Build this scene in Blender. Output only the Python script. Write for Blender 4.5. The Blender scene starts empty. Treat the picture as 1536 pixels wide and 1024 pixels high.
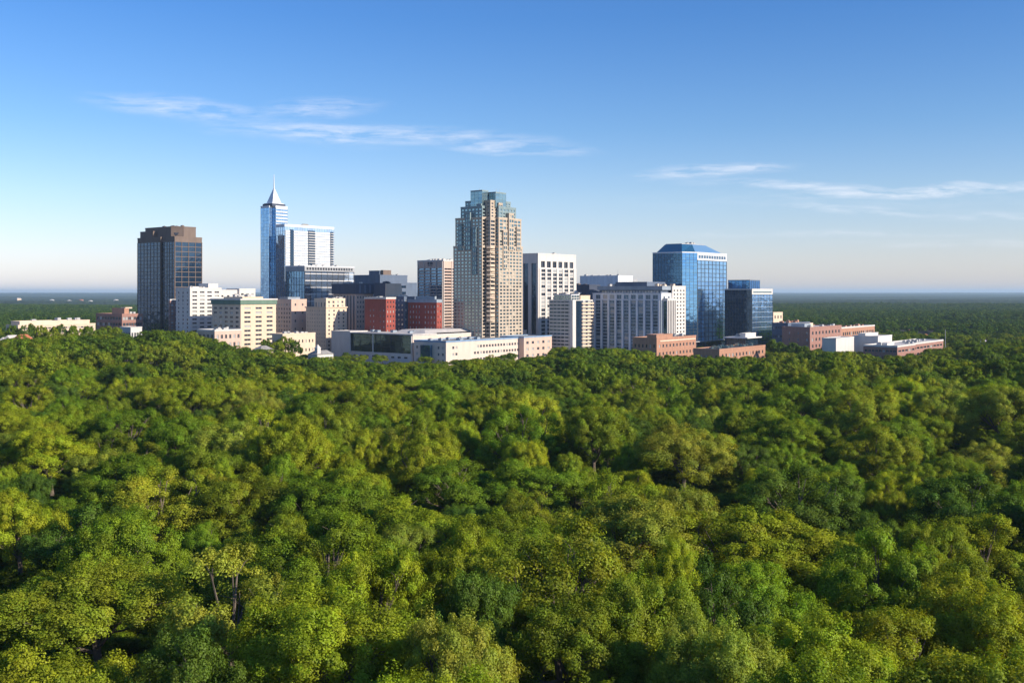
import bpy, math, random
import numpy as np
from mathutils import Vector
R = math.radians
S = bpy.context.scene
COL = S.collection
# ------------------------------------------------------------------ camera, light, sky
F = 1536.0; CX = 768.0; HY = 439.0; H = 62.0          # focal length / principal column / horizon row of the photo, camera height (m)
cam_d = bpy.data.cameras.new('camera'); cam = bpy.data.objects.new('camera', cam_d); COL.objects.link(cam)
cam.location = (0, 0, H); cam.rotation_euler = (R(90), 0, 0)
cam_d.sensor_width = 36; cam_d.lens = 36; cam_d.shift_y = -(512 - HY) / F
cam_d.clip_start = 1; cam_d.clip_end = 120000
S.camera = cam
SUN_AZ = (0.89, -0.456); SUN_EL = R(24)
sd = Vector((SUN_AZ[0] * math.cos(SUN_EL), SUN_AZ[1] * math.cos(SUN_EL), math.sin(SUN_EL))).normalized()
sl = bpy.data.lights.new('sun', 'SUN'); sl.energy = 5.0; sl.angle = R(0.5); sl.color = (1.0, 0.87, 0.70)
so = bpy.data.objects.new('sun', sl); COL.objects.link(so); so.location = (300, -200, 400)
so.rotation_euler = sd.to_track_quat('Z', 'Y').to_euler()
S.view_settings.view_transform = 'Standard'; S.view_settings.look = 'None'
S.view_settings.exposure = 0.45; S.view_settings.gamma = 1.0
S.cycles.use_denoising = True
S.cycles.max_bounces = 6; S.cycles.diffuse_bounces = 3; S.cycles.glossy_bounces = 3; S.cycles.transmission_bounces = 3
S.cycles.volume_bounces = 1; S.cycles.transparent_max_bounces = 4
S.cycles.caustics_reflective = False; S.cycles.caustics_refractive = False

class NT:
    def __init__(s, tree): s.t = tree; s.n = tree.nodes; s.l = tree.links
    def new(s, ty, **kw):
        n = s.n.new(ty)
        for k, v in kw.items(): setattr(n, k, v)
        return n
    def link(s, a, b): s.l.new(a, b)
    def val(s, sock, v):
        if hasattr(v, 'is_linked') or isinstance(v, bpy.types.NodeSocket): s.l.new(v, sock)
        else: sock.default_value = v
    def math(s, op, a, b=0.0, c=None, clamp=False):
        n = s.n.new('ShaderNodeMath'); n.operation = op; n.use_clamp = clamp
        s.val(n.inputs[0], a); s.val(n.inputs[1], b)
        if c is not None: s.val(n.inputs[2], c)
        return n.outputs[0]
    def mix(s, f, a, b, mode='MIX'):
        n = s.n.new('ShaderNodeMix'); n.data_type = 'RGBA'; n.blend_type = mode
        s.val(n.inputs[0], f); s.val(n.inputs[6], a); s.val(n.inputs[7], b)
        return n.outputs[2]

w = bpy.data.worlds.new('World'); S.world = w; w.use_nodes = True
nt = NT(w.node_tree); nt.n.clear()
sky = nt.new('ShaderNodeTexSky', sky_type='NISHITA'); sky.sun_disc = False
sky.sun_elevation = SUN_EL; sky.sun_rotation = math.atan2(SUN_AZ[0], SUN_AZ[1])
sky.altitude = 100; sky.air_density = 1.0; sky.dust_density = 0.35; sky.ozone_density = 2.6
bg = nt.new('ShaderNodeBackground'); bg.inputs['Strength'].default_value = 0.10
wo = nt.new('ShaderNodeOutputWorld'); nt.link(bg.outputs[0], wo.inputs[0])
# thin cirrus in the sky itself, by world direction
tc = nt.new('ShaderNodeTexCoord'); sp = nt.new('ShaderNodeSeparateXYZ'); nt.link(tc.outputs['Generated'], sp.inputs[0])
ysafe = nt.math('MAXIMUM', sp.outputs[1], 0.05)
U = nt.math('MULTIPLY', nt.math('DIVIDE', sp.outputs[0], ysafe), 10.0)
V = nt.math('MULTIPLY', nt.math('DIVIDE', sp.outputs[2], ysafe), 10.0)
cb = nt.new('ShaderNodeCombineXYZ'); nt.link(U, cb.inputs[0]); nt.link(V, cb.inputs[1])
wn = nt.new('ShaderNodeTexNoise'); wn.inputs['Scale'].default_value = 1.1; wn.inputs['Detail'].default_value = 5
mp0 = nt.new('ShaderNodeMapping'); mp0.inputs['Scale'].default_value = (1, 2.2, 1)
nt.link(cb.outputs[0], mp0.inputs[0]); nt.link(mp0.outputs[0], wn.inputs['Vector'])
ws = nt.new('ShaderNodeSeparateColor'); nt.link(wn.outputs['Color'], ws.inputs[0])
Uw = nt.math('ADD', U, nt.math('MULTIPLY', nt.math('SUBTRACT', ws.outputs[0], 0.5), 0.9))
Vw = nt.math('ADD', V, nt.math('MULTIPLY', nt.math('SUBTRACT', ws.outputs[1], 0.5), 0.13))
# (u, v, half width, half height, tilt, strength); u = 10*tan(azimuth), v = 10*tan(elevation)
CL = [(-3.25, 1.80, .85, .13, -.10, .62), (-1.95, 1.80, .60, .13, .04, .50), (-1.55, 1.56, 1.35, .13, -.03, .70),
      (-.45, 1.50, .95, .12, -.08, .5), (.05, 1.40, .75, .07, -.04, .72), (-2.3, 1.62, 1.3, .16, -.12, .25),
      (1.95, 1.19, .75, .085, .06, .72), (2.8, 1.03, 1.1, .07, -.05, .62), (4.15, 1.0, 1.5, .075, .05, .95),
      (3.3, .81, .9, .06, -.04, .50), (4.6, .76, 1.1, .08, -.03, .30), (3.0, .57, 1.5, .05, .0, .30), (4.4, .47, 1.2, .06, .0, .25), (3.5, .90, 2.6, .16, 0, .10)]
tot = None
for (u0, v0, a, b, tl, st) in CL:
    du = nt.math('SUBTRACT', Uw, u0); dv = nt.math('SUBTRACT', nt.math('SUBTRACT', Vw, v0), nt.math('MULTIPLY', du, tl))
    q = nt.math('ADD', nt.math('POWER', nt.math('ABSOLUTE', nt.math('DIVIDE', du, a)), 2.0), nt.math('POWER', nt.math('ABSOLUTE', nt.math('DIVIDE', dv, b * .8)), 2.0))
    m = nt.math('MULTIPLY', nt.math('POWER', nt.math('SUBTRACT', 1.0, nt.math('MULTIPLY', q, 0.55), clamp=True), 1.8), st * .95)
    tot = m if tot is None else nt.math('MAXIMUM', tot, m)
sn = nt.new('ShaderNodeTexNoise'); sn.inputs['Scale'].default_value = 2.0; sn.inputs['Detail'].default_value = 9; sn.inputs['Roughness'].default_value = .62
mp = nt.new('ShaderNodeMapping'); mp.inputs['Scale'].default_value = (1.0, 7.0, 1); mp.inputs['Rotation'].default_value = (0, 0, R(3))
cb2 = nt.new('ShaderNodeCombineXYZ'); nt.link(Uw, cb2.inputs[0]); nt.link(Vw, cb2.inputs[1])
nt.link(cb2.outputs[0], mp.inputs[0]); nt.link(mp.outputs[0], sn.inputs['Vector'])
mr = nt.new('ShaderNodeMapRange'); mr.inputs[1].default_value = .38; mr.inputs[2].default_value = .70; nt.link(sn.outputs[0], mr.inputs[0])
cm = nt.math('MULTIPLY', nt.math('MULTIPLY', tot, mr.outputs[0]), nt.math('GREATER_THAN', sp.outputs[1], 0.2), clamp=True)
er = nt.new('ShaderNodeMapRange'); er.inputs[1].default_value = 0.0; er.inputs[2].default_value = 2.6; nt.link(nt.math('MULTIPLY', sp.outputs[2], 10.0), er.inputs[0])
tr_ = nt.new('ShaderNodeValToRGB'); nt.link(er.outputs[0], tr_.inputs[0]); e_ = tr_.color_ramp.elements     # clean blue air above, pinkish low air
e_[0].position = 0; e_[0].color = (1.10, 1.05, 1.38, 1); e_[1].position = 1; e_[1].color = (.44, .78, 1.20, 1)
for ps_, c_ in ((.13, (1.08, 1.02, 1.26)), (.35, (.94, 1.0, 1.2)), (.6, (.68, .90, 1.18))): q_ = e_.new(ps_); q_.color = c_ + (1,)
SKYTINT = nt.mix(1.0, sky.outputs[0], tr_.outputs[0], 'MULTIPLY')
skyc = nt.mix(cm, SKYTINT, (7.6, 7.7, 8.3, 1))
nt.link(skyc, bg.inputs['Color'])

# ------------------------------------------------------------------ materials
def mat(name):
    m = bpy.data.materials.new(name); m.use_nodes = True
    t = NT(m.node_tree); p = m.node_tree.nodes['Principled BSDF']
    return m, t, p
def wall_mat(name, col, rough=.8, var=.12, scale=.25):
    m, t, p = mat(name)
    tc = t.new('ShaderNodeTexCoord')
    mp = t.new('ShaderNodeMapping'); mp.inputs['Scale'].default_value = (1, 1, .25); t.link(tc.outputs['Object'], mp.inputs[0])
    n = t.new('ShaderNodeTexNoise'); n.inputs['Scale'].default_value = scale; n.inputs['Detail'].default_value = 6; t.link(mp.outputs[0], n.inputs['Vector'])
    a = tuple(c * (1 - var) for c in col) + (1,); b = tuple(min(1, c * (1 + var)) for c in col) + (1,)
    r = t.new('ShaderNodeMapRange'); r.inputs[1].default_value = .3; r.inputs[2].default_value = .7; t.link(n.outputs[0], r.inputs[0])
    t.link(t.mix(r.outputs[0], a, b), p.inputs['Base Color'])
    p.inputs['Roughness'].default_value = rough; p.inputs['Specular IOR Level'].default_value = .3
    return m
def glass_mat(name, col, metal=.75, rough=.07, blind=(0.35, 0.36, 0.36), frac=.0, tv=.22, wav=.02, vscale=.3):
    m, t, p = mat(name)
    g = t.new('ShaderNodeNewGeometry'); oi = t.new('ShaderNodeObjectInfo')
    rnd = t.math('FRACT', t.math('ADD', t.math('MULTIPLY', g.outputs['Random Per Island'], 7.31), t.math('MULTIPLY', oi.outputs['Random'], 13.7)))
    tv = .6 if frac else tv; tone = t.math('ADD', 1 - tv / 2, t.math('MULTIPLY', rnd, tv))
    c = t.mix(1.0, col + (1,), (1, 1, 1, 1), 'MULTIPLY')
    hs = t.new('ShaderNodeHueSaturation'); t.link(c, hs.inputs['Color']); t.link(tone, hs.inputs['Value'])
    if frac > 0:
        r2 = t.math('FRACT', t.math('MULTIPLY', rnd, 17.3))
        isb = t.math('LESS_THAN', r2, frac)
        t.link(t.mix(isb, hs.outputs[0], blind + (1,)), p.inputs['Base Color'])
        t.link(t.math('MULTIPLY', t.math('SUBTRACT', 1.0, isb), metal), p.inputs['Metallic'])
    else:
        t.link(hs.outputs[0], p.inputs['Base Color']); p.inputs['Metallic'].default_value = metal
    p.inputs['Roughness'].default_value = rough
    tc = t.new('ShaderNodeTexCoord'); n = t.new('ShaderNodeTexNoise'); n.inputs['Scale'].default_value = vscale; n.inputs['Detail'].default_value = 2
    t.link(tc.outputs['Object'], n.inputs['Vector'])
    # each pane of the wall sits at its own very small angle
    bmp = t.new('ShaderNodeBump'); bmp.inputs['Strength'].default_value = .35; bmp.inputs['Distance'].default_value = wav * 10
    t.link(n.outputs[0], bmp.inputs['Height']); t.link(bmp.outputs[0], p.inputs['Normal'])
    return m
M = dict(
    tealwall=wall_mat('blue green metal panel', (.20, .27, .29), rough=.45), paleblue=glass_mat('pale silver blue glass', (.27, .46, .70), .85, .07), reflect=glass_mat('bright blue glass', (.27, .54, .90), .9, .06), slopeglass=glass_mat('sky lightened slope glass', (.22, .42, .62), .6, .35), roofglass=glass_mat('roof glass', (.05, .22, .36), .7, .2),  # the bright glass and the slope glass have sky brightness painted in
    brown=wall_mat('brown granite', (.165, .125, .105)), white=wall_mat('white concrete', (.58, .55, .52), var=.06),
    cream=wall_mat('cream stone', (.66, .52, .40), var=.08), tan=wall_mat('tan plaster', (.62, .49, .37), var=.06),
    pink=wall_mat('pink stone', (.55, .40, .33), var=.08), pale=wall_mat('pale concrete', (.56, .54, .52), var=.07),
    red=wall_mat('red brick', (.27, .060, .045), var=.15, scale=.6), orange=wall_mat('orange brick', (.38, .205, .14), var=.14, scale=.6),
    brick=wall_mat('rose brick', (.31, .17, .14), var=.14, scale=.6), grey=wall_mat('grey concrete', (.34, .35, .37)),
    bluegrey=wall_mat('blue grey panel', (.26, .31, .37)), dark=wall_mat('dark slate panel', (.055, .07, .11)),
    slate=wall_mat('slate panel', (.11, .145, .21)), greenroof=wall_mat('oxidised copper', (.12, .19, .15)),
    roofgrey=wall_mat('roof gravel', (.28, .27, .26), var=.2), roofpale=wall_mat('pale roof membrane', (.54, .51, .48), var=.12),
    roofdark=wall_mat('dark roof felt', (.10, .10, .11), var=.2), silver=wall_mat('silver metal panel', (.62, .64, .68), rough=.35),
    peach=wall_mat('peach stone', (.60, .50, .43), var=.06), stone=wall_mat('tower stone', (.44, .37, .295), var=.08), teal=glass_mat('teal glass', (.24, .36, .41), .75, .12),
    terracotta=wall_mat('terracotta roof', (.42, .14, .07)), equip=wall_mat('rooftop metal', (.40, .40, .40), rough=.5),
    bluetrim=wall_mat('blue trim', (.18, .28, .42)), slats=wall_mat('white slab', (.60, .59, .58), var=.05),
    blueglass=glass_mat('blue curtain glass', (.07, .225, .50), .85, .06), skyglass=glass_mat('silvery sky glass', (.50, .62, .78), .9, .07),
    deepglass=glass_mat('deep blue glass', (.032, .070, .13), .7, .06), midglass=glass_mat('mid blue glass', (.13, .26, .42), .85, .07),
    darkglass=glass_mat('dark bronze glass', (.06, .075, .10), .7, .08), greenglass=glass_mat('dark green glass', (.03, .07, .09), .8, .05),
    win=glass_mat('window glass', (.035, .045, .065), .35, .12, frac=.2), winblue=glass_mat('blue window glass', (.06, .11, .18), .6, .09, frac=.10),
    winteal=glass_mat('teal window glass', (.15, .25, .30), .75, .10, frac=.10, blind=(.42, .40, .34)),
    winpale=glass_mat('pale window glass', (.30, .34, .40), .6, .12, frac=.45, blind=(.55, .55, .56)),
    mull=wall_mat('dark mullion', (.05, .06, .075), rough=.5), mullpale=wall_mat('pale mullion', (.5, .52, .54), rough=.5),
)

# ------------------------------------------------------------------ mesh helpers
class MB:
    def __init__(s): s.v = []; s.f = []; s.m = []
    def quad(s, a, b, c, d, mi=0):
        n = len(s.v); s.v += [a, b, c, d]; s.f.append((n, n + 1, n + 2, n + 3)); s.m.append(mi)
    def box(s, x0, y0, z0, x1, y1, z1, mi=0):
        s.prism([(x0, y0), (x1, y0), (x1, y1), (x0, y1)], z0, z1, mi)
    def prism(s, poly, z0, z1, mi=0, top=True, sides=True):
        n = len(s.v); k = len(poly)
        s.v += [(p[0], p[1], z0) for p in poly] + [(p[0], p[1], z1) for p in poly]
        if sides:
            for i in range(k):
                j = (i + 1) % k; s.f.append((n + i, n + j, n + k + j, n + k + i)); s.m.append(mi)
        if top: s.f.append(tuple(n + k + i for i in range(k))); s.m.append(mi)
        s.f.append(tuple(n + i for i in reversed(range(k)))); s.m.append(mi)
    def frustum(s, p0, p1, z0, z1, mi=0):
        n = len(s.v); k = len(p0)
        s.v += [(p[0], p[1], z0) for p in p0] + [(p[0], p[1], z1) for p in p1]
        for i in range(k):
            j = (i + 1) % k; s.f.append((n + i, n + j, n + k + j, n + k + i)); s.m.append(mi)
        s.f.append(tuple(n + k + i for i in range(k))); s.m.append(mi)
        s.f.append(tuple(n + i for i in reversed(range(k)))); s.m.append(mi)
    def cyl(s, x, y, z0, z1, r0, r1=None, n=10, mi=0):
        r1 = r0 if r1 is None else r1
        a = [(x + r0 * math.cos(2 * math.pi * i / n), y + r0 * math.sin(2 * math.pi * i / n)) for i in range(n)]
        b = [(x + r1 * math.cos(2 * math.pi * i / n), y + r1 * math.sin(2 * math.pi * i / n)) for i in range(n)]
        s.frustum(a, b, z0, z1, mi)
    def mesh(s, name, mats):
        me = bpy.data.meshes.new(name); me.from_pydata(s.v, [], s.f)
        for m in mats: me.materials.append(m)
        me.polygons.foreach_set('material_index', s.m); me.update()
        return me
    def build(s, name, mats, parent=None):
        if not isinstance(mats, (list, tuple)): mats = [mats]
        o = bpy.data.objects.new(name, s.mesh(name, mats)); COL.objects.link(o)
        if parent is not None: o.parent = parent
        return o
def offset(poly, d):
    out = []; n = len(poly)
    for i in range(n):
        p0, p1, p2 = poly[i - 1], poly[i], poly[(i + 1) % n]
        def nrm(a, b):
            dx, dy = b[0] - a[0], b[1] - a[1]; l = math.hypot(dx, dy); return dy / l, -dx / l
        n1 = nrm(p0, p1); n2 = nrm(p1, p2); k = 1 + n1[0] * n2[0] + n1[1] * n2[1]
        k = max(k, .2)
        out.append((p1[0] + d * (n1[0] + n2[0]) / k, p1[1] + d * (n1[1] + n2[1]) / k))
    return out
def ring(mb, po, pi, z0, z1, mi=0):
    n = len(po)
    for i in range(n):
        j = (i + 1) % n
        a, b, c, d = po[i], po[j], pi[j], pi[i]
        mb.quad((*a, z0), (*b, z0), (*b, z1), (*a, z1), mi); mb.quad((*a, z1), (*b, z1), (*c, z1), (*d, z1), mi)
        mb.quad((*d, z0), (*d, z1), (*c, z1), (*c, z0), mi); mb.quad((*a, z0), (*d, z0), (*c, z0), (*b, z0), mi)

def PX(px, Y): return (px - CX) / F * Y
def PZ(py, Y): return H - (py - HY) / F * Y
rnd = random.Random(5)
BL = []
class Bld:
    def __init__(s, name, label, cat, xl, xc, xr, Y, a=52, group=None, z=0):
        s.e = bpy.data.objects.new(name, None); COL.objects.link(s.e); s.e.empty_display_size = 5
        s.e['label'] = label; s.e['category'] = cat
        if group: s.e['group'] = group
        s.Y = Y; s.C = (PX(xc, Y), Y); a = R(a); s.z0 = z
        s.u = (math.cos(a), math.sin(a)); s.v = (-math.sin(a), math.cos(a))
        s.e.location = (s.C[0], Y, z); s.e.rotation_euler = (0, 0, a)
        s.b = s.lx(xr); s.a = s.ly(xl); s.wins = []; s.pm = {}
        BL.append(s)
    def _s(s, px, d):
        k = (px - CX) / F; return (k * s.Y - s.C[0]) / (d[0] - k * d[1])
    def sy(s, px, x):                                                   # y on the line x = const that shows at photo column px
        k = (px - CX) / F; X = s.C[0] + x * s.u[0]; Y = s.Y + x * s.u[1]; return (k * Y - X) / (s.v[0] - k * s.v[1])
    def sx(s, px, y):
        k = (px - CX) / F; X = s.C[0] + y * s.v[0]; Y = s.Y + y * s.v[1]; return (k * Y - X) / (s.u[0] - k * s.u[1])
    def lx(s, px): return s._s(px, s.u)
    def ly(s, px): return s._s(px, s.v)
    def h(s, py, x=0, y=0):                                            # height of photo row py at a local point
        return PZ(py, s.Y + x * s.u[1] + y * s.v[1]) - s.z0
    def rect(s, x0=0, y0=0, x1=None, y1=None):
        x1 = s.b if x1 is None else x1; y1 = s.a if y1 is None else y1
        return [(x0, y0), (x1, y0), (x1, y1), (x0, y1)]
    def vol(s, poly, z0, z1, st={}, wall='pale', glass='win', roof='roofgrey', par=.9, wname='wall', trim=None, default=None):
        wm = MB(); gms = {}; mm = MB(); pm = MB(); n = len(poly)
        for i in range(n):
            P = poly[i]; Q = poly[(i + 1) % n]; L = math.hypot(Q[0] - P[0], Q[1] - P[1])
            if L < .05: continue
            d = ((Q[0] - P[0]) / L, (Q[1] - P[1]) / L); nn = (d[1], -d[0])
            def pt(t, z, o=0): return (P[0] + d[0] * t + nn[0] * o, P[1] + d[1] * t + nn[1] * o, z)
            def bar(mb, t0, t1, za, zb, o0, o1):
                a = [pt(t0, za, o1), pt(t1, za, o1), pt(t1, zb, o1), pt(t0, zb, o1)]; b = [pt(t0, za, o0), pt(t1, za, o0), pt(t1, zb, o0), pt(t0, zb, o0)]
                mb.quad(*a); mb.quad(a[0], a[3], b[3], b[0]); mb.quad(a[1], b[1], b[2], a[2]); mb.quad(a[3], a[2], b[2], b[3]); mb.quad(a[0], b[0], b[1], a[1])
            c = st.get(i, default)
            if c is None:
                wm.quad(pt(0, z0), pt(L, z0), pt(L, z1), pt(0, z1)); continue
            g = dict(k='grid', c=5, r=8, wf=.6, hf=.5, mx=.03, zb=7, mt=.8, d=.35, pr=0, skip=None); g.update(c)
            zb = max(z0, min(g['zb'], z1 - 2)); zt = z1 - g['mt']; mx = g['mx'] * L
            if g['k'] == 'curtain':
                gg = gms.setdefault(g.get('glass', glass), MB())
                for qa in range(g['c']):
                    for qb in range(g['r']):
                        x0, x1_ = L * qa / g['c'], L * (qa + 1) / g['c']; za, zb_ = z0 + (zt - z0) * qb / g['r'], z0 + (zt - z0) * (qb + 1) / g['r']
                        tx = rnd.uniform(-.005, .005) * (x1_ - x0); tz = rnd.uniform(-.005, .005) * (zb_ - za)
                        gg.quad(pt(x0, za, -.03 - tx - tz), pt(x1_, za, -.03 + tx - tz), pt(x1_, zb_, -.03 + tx + tz), pt(x0, zb_, -.03 - tx + tz))
                if z1 > zt: wm.quad(pt(0, zt), pt(L, zt), pt(L, z1), pt(0, z1))
                t = g.get('t', .12); o = g.get('o', .14)
                nc = g['c']; nr = g['r']
                for q in range(nc + 1):
                    x = min(max(L * q / nc, t), L - t); bar(mm, x - t, x + t, z0, zt, 0, o)
                for q in range(1, nr + 1):
                    z = z0 + (zt - z0) * q / nr - (t if q == nr else 0); bar(mm, 0.02, L - .02, z - t, z + t, 0, o * .8)
                continue
            nc, nr = g['c'], g['r']; cw = (L - 2 * mx) / nc; ch = (zt - zb) / nr
            xs = [0]; zs = [z0]
            for q in range(nc):
                x = mx + cw * q + cw * (1 - g['wf']) / 2; xs += [x, x + cw * g['wf']]
            for q in range(nr):
                z = zb + ch * q + ch * (1 - g['hf']) * .55; zs += [z, z + ch * g['hf']]
            xs.append(L); zs.append(z1)
            for ix in range(len(xs) - 1):
                for iz in range(len(zs) - 1):
                    x0, x1_, za, zb_ = xs[ix], xs[ix + 1], zs[iz], zs[iz + 1]
                    hole = ix % 2 == 1 and iz % 2 == 1 and not (g['skip'] and g['skip'](ix // 2, iz // 2))
                    if not hole:
                        if x1_ - x0 > .001 and zb_ - za > .001: wm.quad(pt(x0, za), pt(x1_, za), pt(x1_, zb_), pt(x0, zb_))
                    else:
                        D = -g['d']
                        wm.quad(pt(x0, za), pt(x0, zb_), pt(x0, zb_, D), pt(x0, za, D)); wm.quad(pt(x1_, za), pt(x1_, za, D), pt(x1_, zb_, D), pt(x1_, zb_))
                        wm.quad(pt(x0, zb_), pt(x1_, zb_), pt(x1_, zb_, D), pt(x0, zb_, D)); wm.quad(pt(x0, za), pt(x0, za, D), pt(x1_, za, D), pt(x1_, za))
                        s.wins.append((pt(x0, za, D), math.atan2(d[1], d[0]), round(x1_ - x0, 3), round(zb_ - za, 3), g.get('glass', glass), i in (0, n - 1)))
            if g['pr'] > 0:
                for q in range(nc + 1):
                    x = mx + cw * q; t = cw * (1 - g['wf']) * .32; x = min(max(x, t), L - t); bar(pm, x - t, x + t, z0, z1 - .1, 0.0, g['pr'])
        # roof deck a little below the wall head
        k = len(wm.v); wm.v += [(p[0], p[1], z1) for p in poly]; wm.f.append(tuple(k + i for i in range(n))); wm.m.append(1)
        o = wm.build(wname, [M[wall], M[roof]], s.e)
        for gn_, gg in gms.items(): gg.build('glass_wall', M[gn_], s.e)
        if mm.f: mm.build('mullions', M[s.pm.get('mull', 'mull')], s.e)
        if pm.f: pm.build('piers', M[trim or wall], s.e)
        if par > 0:
            r = MB(); ring(r, offset(poly, .14), offset(poly, -.45), z1 - .5, z1 + par); r.build('parapet', M[trim or wall], s.e)
        return o
    def block(s, name, x0, y0, x1, y1, z0, z1, m='grey'):
        b = MB(); b.box(x0, y0, z0, x1, y1, z1); return b.build(name, M[m], s.e)
    def units(s, x0, y0, x1, y1, z, n, m='equip'):
        for i in range(int(n * 1.6) + 1):
            x = rnd.uniform(x0, x1 - 3); y = rnd.uniform(y0, y1 - 3); ww = rnd.uniform(2, 4.5); l = rnd.uniform(2, 4); hh = rnd.uniform(1.2, 2.6)
            b = MB(); b.box(x, y, z + .3, x + ww, y + l, z + hh);             b.box(x + .3, y + .3, z, x + ww - .3, y + l - .3, z + .3); ru = b.build('rooftop_unit', M[m], s.e); b = MB(); b.cyl(x + ww / 2, y + l / 2, z + hh, z + hh + .35, min(ww, l) * .33); b.build('fan', M['mull'], ru)
    def mast(s, x, y, z0, z1, r=.15):
        b = MB(); b.cyl(x, y, z0, z1, r, r * .4, 6); b.cyl(x, y, z0, z0 + .5, r * 3, r * 3, 6); b.build('antenna', M['equip'], s.e)
    def finish(s):
        ws = sorted(s.wins, key=lambda q: (not q[5], -q[0][2])); cache = {}
        for (p, ang, ww, hh, g, vis) in ws[:96]:
            if (ww, hh, g) not in cache:
                b = MB(); b.box(0, -.02, 0, ww, .12, hh, 0)
                if ww > 1.5: b.box(ww / 2 - .06, -.07, 0.01, ww / 2 + .06, -.02, hh - .01, 1)
                b.box(0.01, -.07, 0.0, ww - .01, -.02, .1, 1)
                cache[(ww, hh, g)] = b.mesh('window', [M[g], M['mullpale']])
            o = bpy.data.objects.new('window', cache[(ww, hh, g)]); COL.objects.link(o); o.parent = s.e
            o.location = p; o.rotation_euler = (0, 0, ang)
        rest = ws[96:]
        if rest:
            gl = sorted(set(q[4] for q in rest)); b = MB()
            for (p, ang, ww, hh, g, vis) in rest:
                c, d = math.cos(ang), math.sin(ang); q = (p[0] + c * ww, p[1] + d * ww)
                b.quad(p, (q[0], q[1], p[2]), (q[0], q[1], p[2] + hh), (p[0], p[1], p[2] + hh), gl.index(g))
            o = b.build('window', [M[g] for g in gl], s.e); o['kind'] = 'stuff'

# ------------------------------------------------------------------ buildings, left to right
def G(c, r, **k): d = dict(c=c, r=r); d.update(k); return d
# long pale low building at far left
B = Bld('low_office', 'long low cream office with two stacked roof bands at the far left of the skyline', 'building', 9, 27, 143, 900, z=6)
hh = B.h(482)
B.vol(B.rect(), 0, hh - 4, {0: G(22, 2, wf=.8, hf=.4, zb=hh - 12), 3: G(3, 2, wf=.7, hf=.4, zb=hh - 12)}, 'tan', roof='roofpale')
B.vol(B.rect(3, 3, B.b - 4, B.a - 3), hh - 3.9, hh - .8, {}, 'cream', roof='roofpale', wname='upper_wall'); B.units(8, 5, B.b - 8, B.a - 5, hh, 4)
# brown terraced office
B = Bld('terraced_office', 'brown terraced office with stacked dark floors and tan penthouse, left of the brown glass tower', 'building', 144, 183, 214, 960, z=6)
hh = B.h(472)
B.vol(B.rect(), 0, hh, {3: G(9, 5, wf=.9, hf=.5, zb=6), 0: G(7, 5, wf=.85, hf=.5, zb=6)}, 'brick', roof='roofpale')
B.vol(B.rect(6, 6, B.b * .5, B.a * .6), hh, B.h(463), {}, 'orange', roof='roofgrey', par=.4, wname='penthouse'); B.block('stair_tower', 9, 9, 16, 17, B.h(463), B.h(461), 'tan')
B.units(B.b * .55, 3, B.b - 3, B.a - 3, hh, 4)
# small pale shed roofs in front of the brown tower
B = Bld('low_house', 'low white flat roofed building among the trees at the foot of the brown glass tower', 'building', 180, 196, 213, 870, z=8)
B.vol(B.rect(), 0, B.h(491), {0: G(4, 1), 3: G(4, 1)}, 'pale', roof='roofpale', par=.4)
# brown glass tower
B = Bld('office_tower', 'brown granite and dark blue glass office tower, tallest at the left end of the skyline', 'tower', 210, 262, 303, 1050)
hh = B.h(356); c = B.ly(243); s_ = 1.7
aa = B.a + 2
poly = [(0, 0), (B.b, 0), (B.b, aa), (-s_, aa), (-s_, c), (0, c)]
gr = dict(k='curtain', zb=0, mt=4)
B.pm['mull'] = 'brown'
B.vol(poly, 0, hh, {0: dict(gr, c=4, r=22, t=.30, o=.4), 3: dict(gr, c=7, r=30, t=.2, o=.3), 5: dict(gr, c=5, r=30, t=.2, o=.3)}, 'brown', 'deepglass', 'roofdark', par=1.2, default=dict(gr, c=8, r=24, t=.3, o=.4))
z2 = B.h(341, 12, 12)
cut = [(5, 14), (14, 5), (B.b - 4, 5), (B.b - 4, aa - 12), (B.b - 12, aa - 4), (5, aa - 4)]
B.vol(cut, hh, z2, {}, 'brown', roof='roofgrey', par=.8, wname='penthouse'); B.vol(B.rect(1, aa * .62, B.b * .5, aa - .8), hh, hh + 7.5, {}, 'brown', roof='roofgrey', par=.5, wname='penthouse')
b = MB(); b.cyl(4, 4, hh, hh + 2.5, .4); b.frustum([(2.5, 3), (4.5, 2), (5.5, 4), (3.5, 5)], [(1.0, 2), (5, 0), (7, 4.5), (3, 6.5)], hh + 2.5, hh + 5); b.build('satellite_dish', M['dark'], B.e)
B.units(8, 8, B.b - 8, aa - 12, z2, 5, 'brown'); B.mast(14, 14, z2, z2 + 4)
# narrow balcony block
B = Bld('balcony_block', 'narrow pink block of stacked balconies wedged between brown tower and white building', 'building', 253, 255, 268, 985)
B.vol(B.rect(), 0, B.h(450), {0: G(2, 17, wf=.55, hf=.55), 3: G(1, 17)}, 'brick', 'winpale', trim='pale')
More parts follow.
